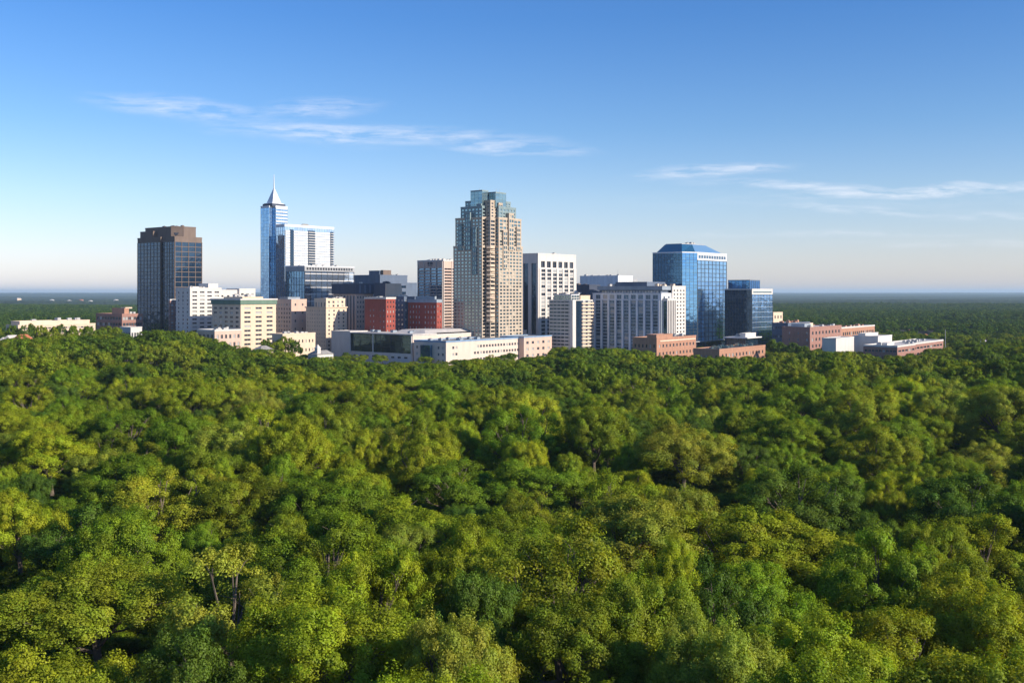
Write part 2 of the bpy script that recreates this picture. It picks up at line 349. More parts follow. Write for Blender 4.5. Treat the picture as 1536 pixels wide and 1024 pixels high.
# white L building behind green roofed hotel
B = Bld('apartment_slab', 'white stepped apartment block with shaded blank side wall, beside the brown tower', 'building', 264, 285, 332, 940)
hh = B.h(433)
B.vol(B.rect(), 0, hh, {0: G(4, 16, wf=.62, hf=.42, mt=1.5, d=.8), 3: G(3, 16, wf=.30, hf=.55, mt=2)}, 'white', roof='roofpale', par=1)
B.vol(B.rect(B.b, -1.5 + 6, B.b + B.lx(361) - B.lx(332), B.a), 0, B.h(436, B.b), {0: G(3, 12, wf=.4, hf=.4, mt=3)}, 'white', roof='roofpale', wname='rear_wing_wall')
x3 = B.lx(361); B.vol(B.rect(x3, 2, B.lx(385), B.a), 0, B.h(434, x3), {0: G(3, 12, wf=.5, hf=.4, mt=2.5), 3: G(2, 12)}, 'white', roof='roofpale', wname='end_wing_wall')
B.block('penthouse', B.b * .68, 5, B.b, B.a - 2, hh, hh + 5, 'pale'); B.units(4, 4, B.b * .6, B.a - 4, hh, 5, 'pale'); B.mast(B.b * .5, 6, hh, hh + 5)
# tan hotel with green roof band
B = Bld('hotel', 'tan hotel with green copper band under its flat roof, before the white apartment block', 'hotel', 318, 361, 414, 890)
hh = B.h(448)
B.vol(B.rect(), 0, hh - 5, {0: G(3, 11, wf=.55, hf=.45, mt=1.5, glass='win'), 3: G(5, 11, wf=.55, hf=.5, mt=1.5)}, 'tan', roof='roofpale', par=0)
r = MB(); ring(r, offset(B.rect(), .7), offset(B.rect(), -2), hh - 4.98, hh - 1.2); r.build('copper_band', M['greenroof'], B.e)
r = MB(); ring(r, offset(B.rect(), 1.1), offset(B.rect(), -3), hh - 1.19, hh); r.build('cornice', M['pale'], B.e)
B.block('penthouse', 8, 8, B.b - 8, B.a - 6, hh - 4.9, hh + 1.6, 'tan'); B.units(9, 9, B.b - 9, B.a - 9, hh + 1.6, 3)
# small pink building in front
B = Bld('small_office', 'small pink stone office with square windows at the foot of the tan hotel', 'building', 296, 322, 362, 850)
B.vol(B.rect(), 0, B.h(496), {0: G(6, 4, wf=.5, hf=.5, mt=2, zb=2), 3: G(4, 4, wf=.45, hf=.55, mt=2, zb=2)}, 'pink', roof='roofpale', par=.8, trim='pale')
B.units(3, 3, B.b - 3, B.a - 3, B.h(496), 3)
# spire tower
B = Bld('spire_tower', 'slender blue glass tower topped by a silver pyramid and needle spire', 'tower', 391, 408, 431, 1130)
hh = B.h(309); n = 5.0
P = [(n, 0), (B.b, 0), (B.b, B.a), (0, B.a), (0, n), (n, n)]
cg = dict(k='curtain', mt=1.5)
B.pm['mull'] = 'bluetrim'
B.vol(P, 0, hh, {0: dict(cg, c=5, r=44, o=.2), 3: dict(cg, c=6, r=44, t=.08, o=.1), 4: dict(cg, c=2, r=44), 5: dict(cg, c=2, r=44)}, 'silver', 'paleblue', 'roofgrey', par=.8, default=dict(cg, c=6, r=44))

for q in range(44):                                                    # pale floor slabs on the sunny side
    z = hh * (q + .5) / 44
    if z > B.h(345): fr = MB(); fr.box(n + .3, -.45, z - 1.15, B.b - .3, -.16, z + .55); fr.build('spandrel', M['slats'], B.e)
B.vol(offset(B.rect(), -1.5), hh, hh + 3.2, {}, 'dark', roof='roofgrey', par=0, wname='recessed_storey')
q0 = offset(B.rect(), .2); k = MB(); k.box(2.6, 2.6, hh + 3.21, B.b - 2.6, B.a - 2.6, hh + 4); k.build('pyramid_base', M['silver'], B.e)
cx, cy = B.b / 2, B.a / 2; p0 = offset(B.rect(), -min(B.a, B.b) * .23); za = B.h(283, cx, cy)
k = MB(); k.frustum(p0, [(cx - .6, cy - .6), (cx + .6, cy - .6), (cx + .6, cy + .6), (cx - .6, cy + .6)], hh + 4.01, za)
k.build('pyramid_roof', M['silver'], B.e)
k = MB(); k.cyl(cx, cy, za, za + 5, .8, .6, 8); k.cyl(cx, cy, za + 5, B.h(262, cx, cy), .6, .25, 8); k.build('spire', M['silver'], B.e)
# white banded residential/hotel wing beside spire
B = Bld('banded_tower', 'broad white banded tower with dark balcony slots, right beside the tower with the spire', 'tower', 414, 427, 501, 1100)
hh = B.h(338)
B.pm['mull'] = 'bluetrim'
B.vol(B.rect(), 0, hh, {3: dict(cg, c=4, r=28), 0: dict(k='curtain', c=20, r=28, mt=1.2, t=.07, o=.08)}, 'silver', 'skyglass', 'roofgrey', par=1.5, trim='silver')
L = B.b
slots = [(.10, .17, 'd'), (.46, .60, 'b'), (.92, .985, 'b')]
zz = np.linspace(B.h(400), hh - 6, 15)
for z in zz:
    for (x0, x1) in [(0.012, .10), (.175, .455), (.605, .915)]: k = MB(); k.box(L * x0, -.5, z - 1.25, L * x1, -.2, z + .75); k.build('spandrel', M['slats'], B.e)
for (f0, f1, t) in slots:
    k2 = MB(); k2.box(L * f0, -.22, B.h(400), L * f1, -.17, hh - 4); k2.build('balcony_recess', M['deepglass'], B.e)
    if t == 'b':
        for z in zz: k = MB(); k.box(L * f0 + .1, -1.5, z - .5, L * f1 - .1, -.23, z + .3); k.build('balcony', M['pale'], B.e)
b = MB(); b.frustum([(L * .35, 4), (L * .62, 4), (L * .62, B.a - 4), (L * .35, B.a - 4)], [(L * .45, 6), (L * .52, 6), (L * .52, B.a - 6), (L * .45, B.a - 6)], hh, hh + 3.5); b.build('roof_cap', M['roofgrey'], B.e)
# low glass block
B = Bld('glass_office', 'wide gridded glass office with grey louvred top floor, in front of the banded tower', 'building', 429, 457, 531, 1040)
hh = B.h(399)
B.pm['mull'] = 'mull'
B.vol(B.rect(), 0, hh - 5, {3: dict(k='curtain', c=7, r=12, mt=0, t=.15, o=.2), 0: dict(k='curtain', c=9, r=12, mt=0, t=.24, o=.3, glass='skyglass')}, 'grey', 'midglass', 'roofgrey', par=0)  # right face in paler glass, bright sky reflection put into its colour
B.vol(offset(B.rect(), .25), hh - 4.99, hh, {0: G(18, 1, wf=.7, hf=.6, mt=.5, zb=0, glass='darkglass')}, 'grey', roof='roofgrey', par=.5, trim='silver', wname='louvre_wall')
for q in range(12):
    z = (hh - 5) * (q + .62) / 12
    k = MB(); k.box(.3, -.28, z - .42, B.b - .3, -.03, z + .42); k.build('spandrel', M['slats'], B.e)
B.units(5, 5, B.b - 5, B.a - 5, hh, 5)
# pinkish grey building between hotel and deco block
B = Bld('plain_office', 'pinkish grey office with narrow windows squeezed between the green banded hotel and the cream block', 'building', 412, 437, 460, 985)
B.vol(B.rect(), 0, B.h(450), {3: G(6, 11, wf=.45, hf=.5, mt=2.5), 0: G(2, 6, wf=.2, hf=.3)}, 'pink', roof='roofgrey')
B.vol(B.rect(2, B.a * .3, B.b - 2, B.a * .8), B.h(450), B.h(446), {}, 'bluegrey', roof='roofdark', par=.3, wname='penthouse')
# cream deco block
B = Bld('deco_block', 'cream art deco block with dark arched windows along its stepped top', 'building', 459, 489, 520, 960)
hh = B.h(449); ys = B.a * .55
B.vol([(0, 0), (B.b, 0), (B.b, B.a), (0, B.a)], 0, B.h(462), {3: G(8, 11, wf=.26, hf=.34, mt=1), 0: G(4, 11, wf=.34, hf=.5, mt=1)}, 'cream', roof='roofpale', par=0)
B.vol(B.rect(1, 1, B.b - 1, B.a * .62), B.h(462), hh, {0: G(4, 2, wf=.42, hf=.55, mt=.8, zb=0), 3: G(4, 1, wf=.45, hf=.7, mt=2, zb=0)}, 'cream', roof='roofpale', par=.9, wname='upper_wall')
r = MB(); ring(r, offset(B.rect(), .8), offset(B.rect(), -.9), B.h(462) + .02, B.h(462) + 1.1); r.build('cornice', M['tan'], B.e)
B.units(3, 3, B.b - 3, B.a * .5, hh, 3)
# beige low building in the trees
B = Bld('low_beige_building', 'low long beige building with a few small windows, below the pinkish grey office', 'building', 408, 424, 473, 850)
B.vol(B.rect(), 0, B.h(502), {0: G(9, 3, wf=.35, hf=.35, mt=2.5, zb=2), 3: G(4, 3, wf=.35, hf=.35, mt=2.5, zb=2)}, 'tan', roof='roofpale'); B.units(5, 3, B.b - 4, B.a - 3, B.h(502), 4)
# small roofs
B = Bld('small_pavilion', 'small tan hip roofed pavilion among trees below the tan hotel', 'building', 380, 391, 410, 810)
z_ = B.h(525); B.vol(B.rect(), 0, z_, {0: G(4, 1, zb=2), 3: G(3, 1, zb=2)}, 'tan', par=0, roof='roofgrey')
b = MB(); b.frustum(offset(B.rect(), .8), offset(B.rect(), -4), z_ + .01, z_ + 3.2); b.build('roof', M['roofgrey'], B.e)
# small white arched building
B = Bld('arched_hall', 'small white hall with arched windows beside the long white gallery wall', 'building', 462, 476, 500, 820)
z_ = B.h(532)
B.vol(B.rect(), 0, z_, {0: G(4, 1, wf=.4, hf=.6, zb=5, mt=1), 3: G(3, 1, wf=.4, hf=.6, zb=5, mt=1)}, 'white', roof='roofdark', par=0)
b = MB(); r0 = offset(B.rect(), .5); b.frustum(r0, [(2, B.a * .48), (B.b - 2, B.a * .48), (B.b - 2, B.a * .52), (2, B.a * .52)], z_ + .01, z_ + 3); b.build('roof', M['roofgrey'], B.e)
b = MB(); b.box(1, 1, z_, 4.5, 4.5, z_ + 5); b.frustum([(.7, .7), (4.8, .7), (4.8, 4.8), (.7, 4.8)], [(2.5, 2.5), (3, 2.5), (3, 3), (2.5, 3)], z_ + 5.01, z_ + 8); b.build('turret', M['white'], B.e)
# dark blue hulking block behind
B = Bld('dark_office', 'dark blue grey office with stepped roof boxes standing behind the red brick blocks', 'building', 530, 570, 611, 1180)
hh = B.h(414)
B.vol(B.rect(), 0, hh, {3: G(1, 9, wf=.96, hf=.45, mt=9), 0: G(1, 9, wf=.95, hf=.45, mt=9)}, 'slate', 'deepglass', roof='roofgrey', par=1.5)
B.vol(B.rect(4, 5, B.b * .45, B.a * .5), hh, B.h(406), {}, 'slate', roof='roofdark', par=.4, wname='penthouse'); B.block('stair_tower', 6, .8, B.b * .42, 4.9, hh, hh + 7, 'brown')
B.units(B.b * .5, 4, B.b - 5, B.a - 5, hh, 5)
B.vol(B.rect(B.b, 4, B.b + B.lx(629) - B.lx(611), B.a), 0, B.h(425, B.b), {}, 'slate', roof='roofdark', wname='wing_wall')
# slab with dark crown
B = Bld('columned_office', 'pinkish columned office under a heavy dark windowless top, behind the cream deco block', 'building', 500, 534, 560, 1010)
hh = B.h(426); zc = B.h(441)
B.vol(B.rect(), 0, zc, {3: G(7, 1, wf=.55, hf=.96, mt=.5, zb=4, d=.9, glass='midglass'), 0: G(6, 11, wf=.45, hf=.5, mt=1)}, 'pink', 'winblue', par=0)
pc = offset(B.rect(), 1.2); B.vol(pc, zc + .02, hh, {}, 'dark', roof='roofdark', par=.5, wname='crown_wall')
for x in (.12, .42, .7): b = MB(); b.box(B.b * x, -1.6, zc + 1, B.b * x + 2.2, -1.22, hh - .8); b.build('crown_fin', M['slate'], B.e)
B.units(4, 4, B.b - 4, B.a - 4, hh, 4)
# dark block with tan sloping face
B = Bld('sloped_block', 'dark block with a pale tan sloping side wall, just above the tall red brick block', 'building', 562, 579, 604, 1000)
hh = B.h(425); zz_ = B.h(452)
B.vol(B.rect(), 0, zz_, {0: G(5, 8, wf=.5, hf=.45)}, 'dark', par=0)
b = MB(); b.frustum(offset(B.rect(), .3), [(0, 0), (B.b, 2), (B.b + 1, B.a), (0, B.a)], zz_ + .02, hh); b.build('sloped_wall', M['tan'], B.e)
k = MB(); k.box(-.5, 1, zz_ + 1, -.1, B.a, hh + .5); k.build('side_screen', M['dark'], B.e)
B.units(3, 4, B.b - 3, B.a - 3, hh, 3, 'dark')
# red brick tower
B = Bld('red_brick_block', 'tall red brick block with glowing orange sunlit end and pale cornice', 'building', 547, 579, 593, 940)
hh = B.h(446)
B.vol(B.rect(), 0, hh - 1.5, {3: G(6, 8, wf=.28, hf=.34, mt=8, glass='winpale', skip=lambda i, j: i in (0, 3)), 0: G(3, 11, wf=.35, hf=.48, glass='win')}, 'red', roof='roofgrey', par=0)
r = MB(); ring(r, offset(B.rect(), .5), offset(B.rect(), -1), hh - 1.49, hh + .2); r.build('cornice', M['pale'], B.e); B.units(3, 3, B.b - 2, B.a - 3, hh - 1.5, 3)
# dark glass between bricks
B = Bld('dark_glass_block', 'narrow dark block with rows of pale windows between the two red brick blocks', 'building', 590, 606, 622, 970)
B.vol(B.rect(), 0, B.h(446), {3: G(3, 11, wf=.45, hf=.4), 0: G(3, 11, wf=.45, hf=.4)}, 'slate', 'winpale', roof='roofdark'); B.units(2, 2, B.b - 2, B.a - 2, B.h(446), 3, 'pale')
# second red brick
B = Bld('wide_brick_block', 'dark red brick block with pale roof band, in shade beside the striped tower', 'building', 612, 655, 663, 945)
hh = B.h(449)
B.vol(B.rect(), 0, hh - 3, {3: G(9, 9, wf=.40, hf=.45, mt=1.5, glass='winpale', skip=lambda i, j: i in (4,)), 0: G(2, 9, wf=.3, hf=.4)}, 'red', roof='roofgrey', par=0)
r = MB(); ring(r, offset(B.rect(), .3), offset(B.rect(), -2.5), hh - 2.99, hh); r.build('roof_band', M['bluegrey'], B.e); B.vol(B.rect(4, 6, B.b - 1, B.a - 6), hh - 2.9, hh + 2.5, {}, 'bluegrey', par=.3, wname='penthouse')
# striped grey tower
B = Bld('striped_tower', 'grey tower striped with white fins and ribbon windows, left of the stepped stone skyscraper', 'tower', 626, 665, 690, 1050)
hh = B.h(391)
B.vol(B.rect(), 0, hh, {3: G(4, 26, wf=.93, hf=.62, mt=7, d=.5, pr=.7, glass='midglass'), 0: G(2, 26, wf=.9, hf=.55, mt=7, d=1.0, pr=.5, glass='darkglass')}, 'pink', 'midglass', roof='roofgrey', par=1, trim='pale')
b = MB(); yy = B.ly(646); z_ = B.h(395, 0, yy)
for q in range(4): b.box(-.35, yy - 3 + q * 1.9, z_ - 1.0, -.02, yy - 1.6 + q * 1.9, z_ + (1.3 if q % 2 else .8))
b.box(-.35, yy - 2.5, z_ - 2.6, -.02, yy + 4, z_ - 1.9); b.build('sign', M['dark'], B.e)
B.units(3, 3, B.b - 4, B.a - 4, hh, 8, 'white')
# stepped central skyscraper
B = Bld('stepped_skyscraper', 'tallest tower, golden stone and glass stepping back to a teal crown at the centre', 'tower', 680, 735, 784, 930)
SK = B; B.pm['mull'] = 'stone'
def lvl(pl, pr, i0, z0, z1, cr, rows, nm, glass='winteal', wall='stone', cl=8, lf=(.68, .56), rf=(.66, .54)):
    n1 = B.sx(748, i0); n2 = B.sy(723, i0); x1 = B.sx(pr, i0); y1 = B.sy(pl, i0)
    p = [(n1, i0), (x1, i0), (x1, y1), (i0, y1), (i0, n2), (n1, n2)]
    st = {0: G(cr, rows, wf=rf[0], hf=rf[1], zb=z0, mt=.6, glass=glass), 3: G(cl, rows, wf=lf[0], hf=lf[1], zb=z0, mt=.6, glass='teal', mx=.01),  # left panes in brighter teal, reflected sky painted into the glass
          4: G(2, rows, wf=.8, hf=.6, zb=z0, mt=.6, glass='darkglass'), 5: G(3, rows, wf=.9, hf=.65, zb=z0, mt=.6, glass='midglass')}
    B.vol(p, z0, z1, st, wall, glass, roof='roofgrey', par=1.1, wname=nm)
Z = [B.h(v) for v in (369, 326, 309, 300, 286)]
lvl(680, 784, 0, 0, Z[0], 7, 33, 'wall')
lvl(683, 782, .8, Z[0], Z[1], 6, 8, 'setback_wall', rf=(.78, .62))
lvl(691, 774, 2.6, Z[1], Z[2], 5, 3, 'setback_wall', cl=6, glass='teal', wall='tealwall')
lvl(698, 766, 5.0, Z[2], Z[3], 4, 2, 'setback_wall', cl=5, glass='teal', wall='tealwall')
ny, nx = B.ly(723), B.lx(748)
# bays on both faces that climb past each setback
def bay(face, f0, f1, z0, z1, out, wall='stone', c=2):
    L = B.b if face == 'R' else B.a
    if face == 'R': p = [(L * f0, -out), (L * f1, -out), (L * f1, 9), (L * f0, 9)]
    else: p = [(-out, L * f0), (9, L * f0), (9, L * f1), (-out, L * f1)]
    e = 0 if face == 'R' else 3
    B.vol(p, z0, z1, {e: G(c, max(2, int((z1 - z0) / 4)), wf=.72, hf=.6, zb=z0, mt=.5, glass='teal' if wall == 'teal' else 'winteal')}, 'stone' if wall == 'teal' else wall, 'winteal', roof='roofgrey', par=.7, wname='bay_wall')
zz1 = B.h(318)
bay('L', .36, .46, Z[0] - 26, B.h(341), .9, 'tealwall'); bay('L', .52, .66, Z[0] - 3, zz1, .9, 'tealwall'); bay('L', .76, .86, Z[0] - 3, B.h(335), .7, 'tealwall')  # left bays get teal panel instead of stone, shade put into the colour
bay('R', .38, .50, Z[0] - 20, B.h(345), .9); bay('R', .55, .70, Z[0] - 3, zz1, .9); bay('R', .80, .92, Z[0] - 3, B.h(338), .7)
bay('L', .30, .42, Z[1] - 12, B.h(305), -3.2, 'tealwall'); bay('R', .34, .46, Z[1] - 12, B.h(303), -3.2); bay('L', .58, .68, Z[1] - 12, B.h(309), -3.5, 'tealwall'); bay('R', .62, .74, Z[1] - 12, B.h(311), -3.5)
# corner bay with cream balconies
p = [(nx * .40, ny * .40), (nx - .3, ny * .40), (nx - .3, ny - .3), (nx * .40, ny - .3)]
B.vol(p, 0, B.h(327), {0: G(1, 36, wf=.85, hf=.55, zb=4, glass='darkglass'), 3: G(1, 36, wf=.85, hf=.55, zb=4, glass='darkglass')}, 'stone', roof='roofgrey', par=.8, wname='corner_bay_wall')
for q in range(17):
    z = B.h(372) - q * 4.15
    b = MB(); c0, c1 = nx * .40, ny * .40
    poly = [(c0 - 1.2, c1 - 1.2), (c0 + 2.0, c1 - 2.6), (nx - 1.2, c1 - .1), (c0 - .1, c1 - .1), (c0 - .1, ny - 1.2), (c0 - 2.6, c1 + 2.0)]
    b.prism(poly, z, z + 1.5); b.build('balcony', M['cream'], B.e)
p = [(nx * .6, ny * .6), (nx + 6, ny * .6), (nx + 6, ny + 6), (nx * .6, ny + 6)]
B.vol(p, B.h(330), B.h(300), {0: G(2, 6, wf=.5, hf=.5, zb=B.h(330)), 3: G(2, 6, wf=.5, hf=.5, zb=B.h(330))}, 'stone', roof='roofgrey', wname='corner_bay_wall')
zc0 = Z[3]
B.pm['mull'] = 'tealwall'
tg = dict(k='curtain', c=3, r=5, mt=.8, t=.06, o=.06)
X0 = 4.5; ya = B.sy(706, X0); xb = B.sx(759, X0)
B.vol([(X0, 13), (X0 + 9, 13), (X0 + 9, ya), (X0, ya)], zc0 - 6, Z[4] + 1.5, {0: tg, 3: tg}, 'tealwall', 'teal', roof='roofgrey', par=.4, wname='crown_wall', default=tg)
B.vol([(X0 + 9.3, X0), (xb, X0), (xb, X0 + 12), (X0 + 9.3, X0 + 12)], zc0 - 6, Z[4], {0: tg, 3: tg}, 'tealwall', 'teal', roof='roofgrey', par=.4, wname='crown_wall', default=tg)
B.vol([(X0 + 9.3, X0 + 12.3), (xb - 1, X0 + 12.3), (xb - 1, ya - 1), (X0 + 9.3, ya - 1)], zc0, Z[4] - .8, {0: tg, 3: tg}, 'tealwall', 'teal', roof='roofdark', par=.4, wname='crown_wall', default=tg)
for (x, y) in ((9, 20), (20, 9), (22, 22), (xb - 3, 10)): B.mast(x, y, Z[4], Z[4] + 4, .2)
# white tower
B = Bld('white_tower', 'white gridded office tower with taller top floor windows, right of the stepped skyscraper', 'tower', 782, 807, 864, 1035)
hh = B.h(381)
B.vol(B.rect(), 0, hh, {0: G(6, 1, wf=.66, hf=.86, mt=6.5, zb=hh - 14, d=.9, mx=.05), 3: G(2, 1, wf=.62, hf=.97, mt=8, zb=3, d=1.2, mx=.02, glass='deepglass')}, 'white', roof='roofpale', par=1)
zt = hh - 15
k = []
cw = B.b * .9 / 6
for q in range(6):                                                     # slots of ribbon windows between white piers
    pass
wb = MB()
for i in range(6):
    x0 = B.b * .05 + cw * i + cw * .17
    for j in range(24):
        z1_ = zt - j * 4.0
        if z1_ - 2.7 < 4: break
        B.wins.append(((x0, -.10, z1_ - 3.1), 0.0, round(cw * .66, 3), 2.9, 'win', True))
for i in range(6):
    x0 = B.b * .05 + cw * i + cw * .17; wb.box(x0 - cw * .34 + .05, -.55, 2, x0 - .05, -.02, hh - 14)
wb.box(B.b - B.b * .05 - cw * .17 + .05, -.55, 2, B.b - .1, -.02, hh - 14); wb.build('piers', M['white'], B.e)
B.units(5, 5, B.b - 5, B.a - 5, hh, 2)
# broad low grey hall far behind
B = Bld('rear_hall', 'wide windowless grey roof block rising far behind the dark navy building', 'building', 870, 927, 949, 1230)
hh = B.h(414); B.vol(B.rect(), 0, hh, {}, 'silver', roof='roofgrey', par=.8); B.mast(6, 4, hh, hh + 9, .25); B.units(3, 3, B.b - 3, B.a - 3, hh, 4)
B.vol(B.rect(B.b + .3, 6, B.b + 22, B.a), 0, hh - 4, {}, 'grey', wname='wing_wall', roof='roofgrey'); B.units(B.b + 3, 8, B.b + 20, B.a * .6, hh - 4, 4, 'orange')
# navy building
B = Bld('navy_office', 'dark navy building with white rooftop plant, behind the rounded balcony block', 'building', 827, 884, 900, 1120)
hh = B.h(428); B.vol(B.rect(), 0, hh, {3: G(1, 3, wf=.85, hf=.2, mt=2, glass='darkglass')}, 'dark', 'deepglass', roof='roofdark', par=1)
b = MB()
for q in range(7): b.box(-.5, B.a * (.2 + .085 * q), hh - 9, -.05, B.a * (.2 + .085 * q) + rnd.uniform(2, 4), hh - 9 + rnd.uniform(1, 4))
b.build('plant_screen', M['pale'], B.e); B.units(1, 3, B.b - 1, B.a - 3, hh, 5, 'brown')
# balcony block
B = Bld('balcony_tower', 'cream and grey apartment block wrapped in horizontal balcony bands, with glass penthouse', 'building', 824, 859, 889, 955)
hh = B.h(451)
rr = 3.0
def rounded(x0, y0, x1, y1, r, k=4):
    out = []
    for (cx_, cy_, a0) in ((x0 + r, y0 + r, 180), (x1 - r, y0 + r, 270), (x1 - r, y1 - r, 0), (x0 + r, y1 - r, 90)):
        for i in range(k + 1): an = R(a0 + 90 * i / k); out.append((cx_ + r * math.cos(an), cy_ + r * math.sin(an)))
    return out
core = [(0, 0), (B.b, 0), (B.b, B.a), (0, B.a)]
B.pm['mull'] = 'pale'
cc = dict(k='curtain', c=8, r=1, mt=0, t=.25, o=.15)
B.vol(core, 0, hh, {0: cc, 3: dict(cc, c=6)}, 'pale', 'winblue', roof='roofpale', par=.8)
for q in range(14):
    z = hh - 3.3 - q * 3.35
    if z < 3: break
    b = MB(); po = rounded(-1.1, B.a * .10, B.b * .25, B.a + .6, 1.0, 2)
    b.box(-1.1, B.a * .12, z, -.16, B.a * .98, z + 1.45); b.build('balcony', M['pale'], B.e)
    b = MB(); pr_ = rounded(B.b * .42, -1.6, B.b + .6, 3, 1.4, 3); b.prism(pr_, z, z + 1.5); b.build('balcony', M['cream'], B.e)
B.block('side_fin', -1.3, -.9, B.b * .12, B.a * .11, 0, hh + .5, 'pale'); B.block('glazed_slot', B.b * .13, -.5, B.b * .40, -.16, 3, hh - .5, 'deepglass')
B.vol(B.rect(2, 3, B.b * .45, B.a - 4), hh, B.h(442), {3: dict(cc, c=6, r=2), 0: dict(cc, c=3, r=2)}, 'silver', 'teal', roof='roofpale', par=.4, wname='penthouse')
B.vol(B.rect(B.b * .47, 2, B.b - 1.5, B.a - 4), hh, hh + 4.6, {}, 'tan', roof='roofpale', par=.4, wname='penthouse'); B.units(3, 5, B.b - 3, B.a - 8, B.h(442), 2)
# grey columned office with white side
B = Bld('columned_slab', 'broad grey blue office with nine tall window bays and a white sunlit end wall', 'building', 889, 992, 1027, 945)
hh = B.h(440)
B.vol(B.rect(), 0, hh - 6.3, {3: G(9, 17, wf=.62, hf=.70, mt=.2, zb=2, d=.5, pr=.6, glass='winblue'),
      0: G(5, 16, wf=.45, hf=.45, mt=.1, zb=2, glass='darkglass', skip=lambda i, j: i < 3)}, 'bluegrey', 'winblue', roof='roofgrey', par=0, trim='silver')
B.vol(B.rect(), hh - 6.28, hh, {3: G(9, 1, wf=.66, hf=.72, mt=.7, zb=hh - 6.28, d=.6), 0: G(5, 1, wf=.4, hf=.4, mt=1.5, zb=hh - 6.28)}, 'silver', 'winblue', roof='roofgrey', par=.4, wname='top_storey_wall')
B.vol(B.rect(4, 3, B.b - 1, B.a * .93), hh, hh + 3.2, {3: G(20, 1, wf=.8, hf=.6, mt=.3, zb=hh)}, 'slate', 'winpale', roof='roofgrey', par=0, wname='recessed_storey')
B.vol(B.rect(2.5, 0.5, B.b - .5, B.a * .95), hh + 3.21, hh + 6.5, {}, 'bluegrey', roof='roofgrey', par=.4, wname='attic_wall')
B.vol(B.rect(8, 20, B.b - 2, B.a * .72), hh + 6.5, hh + 10.5, {}, 'slate', roof='roofgrey', par=.4, wname='penthouse'); B.units(5, 3, B.b - 4, 20, hh + 6.5, 3, 'cream'); B.units(6, B.a * .72, B.b - 4, B.a * .94, hh + 6.5, 4)
# white end wall, separate skin
B.vol([(B.b * .42, -1.1), (B.b, -1.1), (B.b, -.02), (B.b * .42, -.02)], 0, B.h(429), {0: G(4, 18, wf=.45, hf=.45, mt=2.5, zb=2, glass='darkglass')}, 'white', roof='roofpale', par=.3, wname='end_wall')
B.vol([(2.2, -5.2), (B.b * .42 - .1, -5.2), (B.b * .42 - .1, -.1), (2.2, -.1)], 0, B.h(448), {0: G(5, 1, wf=.55, hf=.97, mt=1, zb=2, glass='brown', d=.8), 3: G(1, 1, wf=.7, hf=.95, mt=1, zb=2, glass='greenglass')}, 'pale', 'greenglass', roof='roofpale', par=.4, wname='stair_tower')
# blue glass tower with sloped crown
B = Bld('blue_glass_tower', 'bright blue glass tower with sloping faceted glass roof at the right of the skyline', 'tower', 979, 1034, 1090, 1020)
hh = B.h(378); cx_, cy_ = B.lx(1046), B.ly(1023)
poly = [(cx_, 0), (B.b, 0), (B.b, B.a), (0, B.a), (0, cy_)]
B.pm['mull'] = 'mull'
tz = hh - 7.5
bgk = dict(k='curtain', mt=0, t=.10, o=.12)
B.vol(poly, 13, tz, {0: dict(bgk, c=8, r=19, t=.26, o=.2, glass='reflect'), 3: dict(bgk, c=10, r=26, glass='blueglass'), 4: dict(bgk, c=4, r=26)}, 'silver', 'blueglass', roof='roofgrey', par=0, default=dict(bgk, c=8, r=20))  # right face uses a lighter glass copy with the sky's reflection painted in
B.vol(offset(poly, -1.5), 0, 12.4, {0: dict(bgk, c=10, r=3), 3: dict(bgk, c=10, r=3), 4: dict(bgk, c=4, r=3)}, 'silver', 'deepglass', roof='roofgrey', par=0, wname='podium_wall')
b = MB(); b.prism(offset(poly, 1.6), 12.42, 12.98); b.build('canopy', M['slats'], B.e)
tt = {0: G(11, 1, wf=.80, hf=.5, mt=1, zb=tz, glass='midglass'), 3: dict(bgk, c=10, r=3, glass='blueglass'), 4: dict(bgk, c=4, r=3, glass='blueglass')}
B.vol(poly, tz + .02, hh, tt, 'silver', 'midglass', roof='roofgrey', par=.6, wname='top_storey_wall')
bp = offset(poly, -2.5); tp = [(cx_ + 6, 9), (B.b * .62, 9), (B.b * .62, B.a * .78), (9, B.a * .78), (9, cy_ + 5)]
b = MB(); b.frustum(bp, tp, hh + .02, B.h(365)); b.m[0] = 1; b.build('sloped_glass_roof', [M['roofglass'], M['slopeglass']], B.e)  # right slope lightened by colour to stand for its sunny reflection
b = MB(); b.prism([(p[0], p[1]) for p in offset(tp, -.6)], B.h(365) + .01, B.h(364)); b.build('roof_cap', M['equip'], B.e)
b = MB(); z9 = B.h(366); q = B.b * .62
b.quad((q + .3, 12, z9), (q + .3, 16, z9 + .2), (B.b - 3.2, 20, hh + 3), (B.b - 3.2, 15, hh + 2.6)); b.box(q - 2, 11, z9, q + 2, 16, z9 + 1.2); b.build('roof_opening', M['dark'], B.e)
B.units(12, 12, B.b * .55, B.a * .6, B.h(364), 3)
